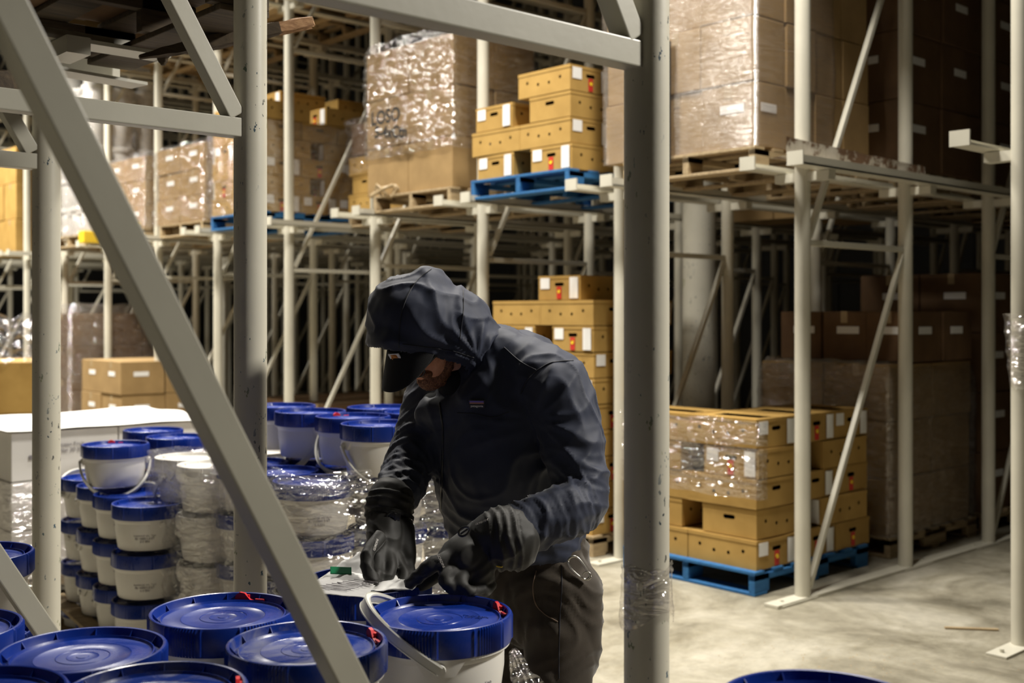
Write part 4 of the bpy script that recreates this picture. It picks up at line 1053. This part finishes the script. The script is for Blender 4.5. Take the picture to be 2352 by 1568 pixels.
# --- jacket
b = MB(); torso(b); arm(b)
limb(b, [(q3(985, 950, 3.0), .045), (q3(1045, 948, 2.94), .05), (q3(1105, 905, 2.90), .052), (q3(1140, 860, 2.92), .055)])   # collar roll
limb(b, [(q3(1206, 1292, 3.12), .196, .158), (q3(1210, 1312, 3.12), .188, .150)], side=LS, n=36)
def jfold(P, n):
    d = 0.0
    # sleeve folds: rings gathered near the elbow and cuffs, running obliquely
    for (A_, B1, ph) in ((LSH, LEL, 0), (LEL, LWR, 2.2), (RSH, REL, 4), (REL, RWR, 6)):
        t, dist, ax = seglerp(P, A_, B1)
        if dist < .13 and 0 < t <= 1:
            w_ = max(0, 1 - (dist / .13) ** 4)
            u = ax.normalized(); x = (Vector((0, 1, .3)) - u * u.dot(Vector((0, 1, .3)))).normalized(); y = u.cross(x); r = P - (A_ + ax * t)
            ang = math.atan2(r.dot(y), r.dot(x))
            wob = noise.noise((P.x * 6, P.y * 6, P.z * 6)) * 1.1
            dens = {0: 4.2, 2.2: 5.5, 4: 4.5, 6: 4.5}[ph]
            wt = {0: t ** 1.6, 2.2: 1 - .55 * t * (1 - t) * 2, 4: .35 + .65 * t, 6: .9}[ph]
            sel = .35 + .65 * max(0, min(1, .5 + 1.6 * noise.noise((P.x * 7 + ph, P.y * 7, P.z * 7))))
            d += w_ * wt * sel * .0115 * (crease(t * dens * .8 + .75 * math.sin(ang + ph) + wob * 1.5 + ph, 2.4) - .3)
            d += w_ * wt * .0045 * (crease(t * dens * 1.9 - 1.2 * math.sin(ang + ph * 2) + wob * 2.2, 2.8) - .25)
    # armhole and torso folds
    c = q3(1235, 960, 2.86); r = P - c
    k = math.exp(-(r.length / .20) ** 2) * min(1, max(0, r.length - .04) / .06)
    an = math.atan2(r.z, r.x)
    d += k * .010 * (crease(an * 1.7 + noise.noise((P.x * 7, P.z * 7, 3)) * .8, 2.2) - .35)
    c = q3(1150, 850, 2.88); r = P - c; k = math.exp(-(r.length / .15) ** 2) * min(1, max(0, r.length - .045) / .05); an = math.atan2(r.z, r.x)
    d += k * .007 * (crease(an * 2.1 + noise.noise((P.x * 9, P.z * 9, 8)) * .7, 2.0) - .3)
    d += .010 * noise.noise((P.x * 5.5 + 3, P.y * 5.5, P.z * 4)) + .004 * noise.noise((P.x * 14, P.y * 14, P.z * 9)) + .0022 * noise.noise((P.x * 38, P.y * 38, P.z * 26)) + .005 * (crease(noise.noise((P.x * 5, P.y * 5 + 7, P.z * 5)) * 3, 4) - .2)
    wst = math.exp(-((P.z - 1.03) / .08) ** 2)
    d += wst * .007 * (crease(P.z * 22 + P.x * 5 + noise.noise((P.x * 6, P.y * 6, 1)) * 1.2, 1.8) - .3)
    return d
jme = fuse(b, 'jacket', .0062, 5, jfold, cut=lambda q: q.z < .948 + .10 * max(0, .12 - q.x) * 0 and abs(q.x) < .5 and q.y > 2.85)
jacket = put(jme, 'jacket', M_JACK, person)
# --- hood
b = MB()
ell(b, q3(960, 735, 2.95), (.136, .140, .128)); ell(b, q3(982, 688, 2.95), (.080, .09, .088)); ell(b, q3(1030, 745, 2.97), (.110, .120, .105))
ell(b, q3(1062, 790, 2.98), (.105, .118, .100)); ell(b, q3(1108, 812, 3.0), (.075, .100, .068)); ell(b, q3(925, 775, 2.94), (.096, .122, .085)); ell(b, q3(1078, 735, 2.98), (.055, .08, .05))
def hfold(P, n):
    r = P - q3(1100, 830, 2.95); an = math.atan2(r.z, r.x); R_ = r.length
    w_ = noise.noise((P.x * 6, P.y * 6, P.z * 6))
    d = .0075 * (crease(an * 2.6 + w_ * 1.2, 1.8) - .35) * min(1, max(0, .36 - R_) / .16 + .25)
    d += .008 * noise.noise((P.x * 8, P.y * 8, P.z * 8)) + .0035 * noise.noise((P.x * 20, P.y * 20, P.z * 12)) + .002 * noise.noise((P.x * 45, P.y * 45, P.z * 30)) + .006 * (crease(noise.noise((P.x * 6 + 4, P.y * 6, P.z * 6 + P.x * 4)) * 3, 4) - .2)
    k = math.exp(-((P.x - (q3(925, 700, 2.9).x)) / .03) ** 2)
    return d - .004 * k
za, zb_ = q3(845, 797, 2.9), q3(1100, 850, 2.95)
def hcut(P):
    t = (P.x - za.x) / (zb_.x - za.x); zl = za.z + (zb_.z - za.z) * t
    if t > .86: zl -= (t - .86) * .35
    zl += .010 * math.sin(max(0, min(1, t)) * math.pi)
    return P.z < zl
hme = fuse(b, 'hood', .006, 5, hfold, cut=hcut)
hood = put(hme, 'hood', M_JACK, jacket)
sd = hood.modifiers.new('thickness', 'SOLIDIFY'); sd.thickness = .007; sd.offset = -1
# black fleece / neck tube inside
b = MB()
ell(b, q3(1068, 885, 3.0), (.075, .09, .065)); ell(b, q3(1030, 930, 3.02), (.075, .075, .05)); limb(b, [(q3(1075, 810, 3.02), .066), (q3(1090, 870, 3.02), .078)])
put(fuse(b, 'neck_warmer', .007, 4, lambda P, n: .006 * noise.noise(P * 12)), 'neck_warmer', M_FLEE, person)
# --- raycast helper for things sewn on to the surface
def tree_of(me): 
    bm = bmesh.new(); bm.from_mesh(me); t = BVHTree.FromBMesh(bm); bm.free(); return t
TJ, THD, TTR = tree_of(jme), tree_of(hme), tree_of(trousers.data)
EYE = Vector((0, 0, CH))
def hit(tree, px, py):
    d = (at(px, py, 3.0) - EYE).normalized(); loc, nrm, i, ds = tree.ray_cast(EYE, d); return loc, nrm
def seam(tree, pts, name, parent, r=.0014, m=None, off=.0006, step=7):
    run = []; res = []
    for (x0, y0), (x1, y1) in zip(pts, pts[1:]):
        n = max(2, int(math.hypot(x1 - x0, y1 - y0) / step))
        for i in range(n):
            l, nn = hit(tree, x0 + (x1 - x0) * i / n, y0 + (y1 - y0) * i / n)
            if l is not None: run.append(l + nn * off)
    b = MB(); b.tube(run, r, 6); return b.build(name, m or M_SEAM, parent, smooth=180)
def curvepts(pts, n=10):
    out = []
    for i in range(len(pts) - 1):
        p0 = pts[max(i-1, 0)]; p1 = pts[i]; p2 = pts[i+1]; p3 = pts[min(i+2, len(pts)-1)]
        for s in range(n):
            t = s / n; out.append(tuple(.5 * ((2*b1) + (c - a) * t + (2*a - 5*b1 + 4*c - d) * t*t + (3*b1 - a - 3*c + d) * t**3) for a, b1, c, d in zip(p0, p1, p2, p3)))
    out.append(pts[-1]); return out
seam(THD, curvepts([(990, 618), (955, 648), (928, 700), (918, 750), (916, 800)]), 'hood_seam', hood, .0016)
seam(THD, curvepts([(1064, 665), (1064, 715), (1058, 760), (1055, 790)]), 'hood_seam', hood, .0014)
seam(THD, curvepts([(925, 790), (985, 798), (1040, 806), (1090, 822)]), 'hood_hem_stitch', hood, .0013)
seam(TJ, curvepts([(1158, 798), (1195, 830), (1232, 850)]), 'yoke_seam', jacket, .0018)
seam(TJ, curvepts([(1196, 905), (1212, 872), (1235, 850), (1270, 832), (1318, 828)]), 'armhole_seam', jacket, .0016)
seam(TJ, curvepts([(1050, 948), (1090, 950), (1130, 958), (1170, 945)]), 'chest_seam', jacket, .0014)
seam(TJ, curvepts([(1010, 925), (1018, 1000), (1015, 1100), (1012, 1220)]), 'front_zip', jacket, .003, M_BLACKP)
# little woven label on the chest
l, nn = hit(TJ, 1096, 926)
if l is not None:
    T = nn.to_track_quat('-Y', 'Z').to_matrix().to_4x4(); T.translation = l + nn * .004
    g = MB().box((0, 0, 0), (.040, .002, .022)).build('woven_label', M_INK, jacket, M=T); g['label'] = 'tiny woven chest label with a purple mountain line'
    MB().box((0, -.0014, .007), (.036, .001, .0035)).build('label_stripe', mat('violet_thread', (.20, .14, .55), .6), g)
    MB().box((0, -.0014, .003), (.036, .001, .003)).build('label_stripe', mat('orange_thread', (.45, .2, .12), .6), g)
    q = writing('patagonia', .0085, M_PAPER, 'lettering', g, .0003); q.location = (0, -.0015, -.005)
# --- cap
b = MB()
def crown(u, t):
    a = 2 * math.pi * u; ph = t * math.pi * .52; r = math.sin(ph)
    return tuple(hp(-.004 + .112 * r * math.cos(a), .088 * r * math.sin(a), .028 + .104 * math.cos(ph)))
b.grid(crown, 40, 18, closed=True)
cap = b.build('cap', M_CAP, person, smooth=180); cap['label'] = 'black baseball cap worn under the hood'
Bd = (Fh * .74 - Uh * .67).normalized(); Nb = Sh.cross(Bd).normalized()
if Nb.dot(Fh) < 0: Nb = -Nb
b = MB()
def brim(u, t):
    s = (u - .5) * 2; wd = .090 * (1 - .10 * t * t)
    root = hp(-.004 + .112 * math.sqrt(max(0, 1 - (s * .92) ** 2)), s * .084, .030)
    ln = .098 * math.sqrt(max(.0, 1 - abs(s) ** 3.2)) + .004
    q = root + Bd * (ln * t) + Sh * (s * .006 * t) - Nb * (.016 * s * s * t)
    return tuple(q)
b.grid(brim, 36, 14); br = b.build('brim', M_CAP, cap, smooth=180)
s2 = br.modifiers.new('thick', 'SOLIDIFY'); s2.thickness = .004
M4 = Matrix((Sh, -Fh, Uh)).transposed().to_4x4()
def onface(f, s, u, face=None):
    T = M4.copy(); T.translation = hp(f, s, u); return T
T = Matrix((Sh, -((Fh * .95 + Sh * .28).normalized()), Uh)).transposed().to_4x4()
T = Matrix.Translation(hp(.1195, .006, .016)) @ M4.copy().to_3x3().to_4x4() @ Matrix.Rotation(R(6), 4, 'Z')
patch = MB().box((0, 0, 0), (.040, .003, .040), bev=.001).build('cap_patch', M_PAPER, cap, M=T); patch['label'] = 'square white patch with an orange curl'
b = MB(); b.tube([(.010 * math.cos(a) * 1.0, -.002, .006 + .009 * math.sin(a)) for a in [R(20 + 30 * i) for i in range(11)]], .0028, 6)
b.box((0, -.0016, .005), (.022, .001, .024)); b.build('orange_emblem', mat('orange_thread_patch', (.60, .22, .03), .6), patch)
# --- glasses
b = MB()
b.tube([hp(.102, .070, -.022), hp(.045, .086, -.010), hp(-.02, .090, .004)], .0032, 8)
b.tube([hp(.102, -.070, -.022), hp(.045, -.086, -.010), hp(-.02, -.090, .004)], .0032, 8)
for s in (-1, 1): b.tube([hp(.108 - .010 * abs(math.cos(a)) * (1 if math.cos(a) * s > 0 else -.3), s * .036 + .027 * math.cos(a), -.028 + .018 * math.sin(a)) for a in [2 * math.pi * i / 20 for i in range(21)]], .0022, 6)
b.build('glasses', M_BLACKP, person, smooth=60)
# --- beard
b = MB()
ell(b, hp(.052, 0, -.090), (.040, .042, .034), HM)
for s in (-1, 1):
    limb(b, [(hp(-.002, s * .068, .000), .010), (hp(.004, s * .064, -.038), .012), (hp(.022, s * .050, -.072), .016), (hp(.050, s * .025, -.098), .022)])
    limb(b, [(hp(.078, s * .034, -.060), .014), (hp(.090, s * .016, -.044), .011), (hp(.095, 0, -.042), .010)])
put(fuse(b, 'beard', .0040, 3, lambda P, n: .0035 * noise.noise(P * 90) + .002 * noise.noise(P * 200), post=0), 'beard', M_BEARD, person)
# --- gloves
def gfold(cs, seed):
    def fn(P, n):
        d = .004 * noise.noise(P * 22 + Vector((seed, 0, 0))) + .0028 * (crease(noise.noise(P * 12 + Vector((0, seed, 0))) * 2.4 + P.z * 14, 2.5) - .3)
        for (A_, B1) in cs:
            t, dist, ax = seglerp(P, A_, B1)
            if dist < .085 and 0 < t < 1: d += .006 * (crease(t * 3.6 + noise.noise(P * 12) * .8, 2) - .35)
        return d
    return fn
b = MB()
cA, cB = q3(1196, 1224, 2.68), q3(1128, 1250, 2.65)
limb(b, [(q3(1185, 1238, 2.66), .074), (q3(1150, 1235, 2.65), .076), (q3(1118, 1240, 2.65), .058), (q3(1100, 1252, 2.65), .052), (q3(1065, 1278, 2.635), .060, .052), (q3(1040, 1296, 2.63), .050, .046)])
limb(b, [(q3(1095, 1280, 2.64), .052), (q3(1090, 1320, 2.63), .046)])
hand_fingers(b, [FLg[0]], .020); hand_fingers(b, FLg[1:4], .0165); hand_fingers(b, [FLg[4]], .018)
gl = put(fuse(b, 'glove', .0045, 3, gfold([(q3(1190, 1232, 2.66), q3(1118, 1240, 2.65))], 3)), 'glove', M_GLOV, person)
b = MB()
limb(b, [(q3(899, 1140, 2.88), .060), (q3(893, 1172, 2.86), .062), (q3(890, 1196, 2.845), .052), (q3(888, 1225, 2.82), .062, .050), (q3(886, 1262, 2.79), .058, .046), (q3(890, 1285, 2.775), .046, .038)])
limb(b, [(q3(915, 1215, 2.83), .040), (q3(924, 1262, 2.80), .036), (q3(930, 1290, 2.79), .030)])
hand_fingers(b, FRg[:4], .0160); hand_fingers(b, [FRg[4]], .019)
gr = put(fuse(b, 'glove', .0045, 3, gfold([(q3(899, 1140, 2.88), q3(890, 1196, 2.845))], 9)), 'glove', M_GLOV, person)
TL, TR = tree_of(gl.data), tree_of(gr.data)
def stamp(tree, px, py, s, size, rot, parent, m, name='lettering'):
    l, nn = hit(tree, px, py)
    if l is None: return
    T = nn.to_track_quat('-Y', 'Z').to_matrix().to_4x4(); T.translation = l + nn * .003
    o = writing(s, size, m, name, parent, .0005); o.matrix_basis = T @ Matrix.Rotation(R(rot), 4, 'Y')
M_SILV = mat('silver_print', (.45, .42, .38), .5)
stamp(TR, 862, 1252, 'GORDINI', .008, -52, gr, M_SILV); stamp(TL, 1012, 1288, 'GORDINI', .008, 68, gl, M_SILV); stamp(TL, 1108, 1200, 'GORE-TEX', .0075, -28, gl, M_SILV)
def ringband(cs, r, w_, name, parent, m):
    b = MB(); a, c = cs; b.tube([a.lerp(c, t / 4) for t in range(5)], r, 24, caps=False); return b.build(name, m, parent, smooth=180)
ringband((q3(898, 1180, 2.855), q3(896, 1190, 2.85)), .060, 0, 'wrist_strap', gr, M_BLACKP)
bk = MB(); bk.box((0, 0, 0), (.032, .010, .020), bev=.004); bk.tube([(-.016 * math.cos(a) , -.006, .012 * math.sin(a)) for a in [math.pi * i / 8 - math.pi / 2 for i in range(9)]], .003, 6); bk.box((.004, -.007, 0), (.006, .006, .018), bev=.002)
l, nn = hit(TR, 906, 1184)
if l is not None: bk.build('buckle', M_BLACKP, gr, smooth=40, M=Matrix.Translation(l + Vector((0, -.006, 0))) @ Matrix.Rotation(R(8), 4, 'Y'))
bk = MB(); bk.tube([(.014 * math.cos(a), 0, .009 * math.sin(a)) for a in [2 * math.pi * i / 14 for i in range(15)]], .0028, 6); bk.box((0, 0, 0), (.02, .004, .004))
l, nn = hit(TL, 1068, 1222)
if l is None: l = q3(1066, 1222, 2.60)
bk.build('strap_loop', M_BLACKP, gl, smooth=40, M=Matrix.Translation(q3(1066, 1220, 2.585)) @ Matrix.Rotation(R(-35), 4, 'Y'))
b = MB(); b.tube([q3(1140, 1300, 2.60), q3(1152, 1302, 2.60), q3(1164, 1292, 2.60)], .0018, 6); b.build('yellow_cord', M_YPL, gl)
# --- carabiner on the belt loop and pocket piping
b = MB(); sh = [(1304, 1288), (1310, 1280), (1322, 1278), (1334, 1288), (1350, 1312), (1354, 1324), (1346, 1330), (1334, 1326), (1312, 1306), (1304, 1288)]
l, nn = hit(TTR, 1325, 1320); Yc = (l.y - .012) if l is not None else 2.9
b.tube([q3(x, y, Yc) for x, y in curvepts(sh, 4)], .0032, 8); o = b.build('carabiner', M_CHROME, smooth=180); tag(o, "silver carabiner clipped to the worker's trouser belt loop", 'carabiner')
b = MB(); b.tube([q3(1348, 1322, Yc - .002) + Vector((.011 * math.cos(a), 0, .011 * math.sin(a))) for a in [2 * math.pi * i / 16 for i in range(17)]], .0014, 6); b.build('key_ring', M_CHROME, o, smooth=180)
MP = mat('tan_piping', (.16, .11, .075), .7)
seam(TTR, curvepts([(1232, 1310), (1224, 1345), (1230, 1385), (1252, 1410), (1282, 1428)]), 'pocket_piping', trousers, .0016, MP)
seam(TTR, curvepts([(1290, 1300), (1290, 1360), (1286, 1420), (1284, 1500), (1284, 1560)]), 'side_seam', trousers, .0014)
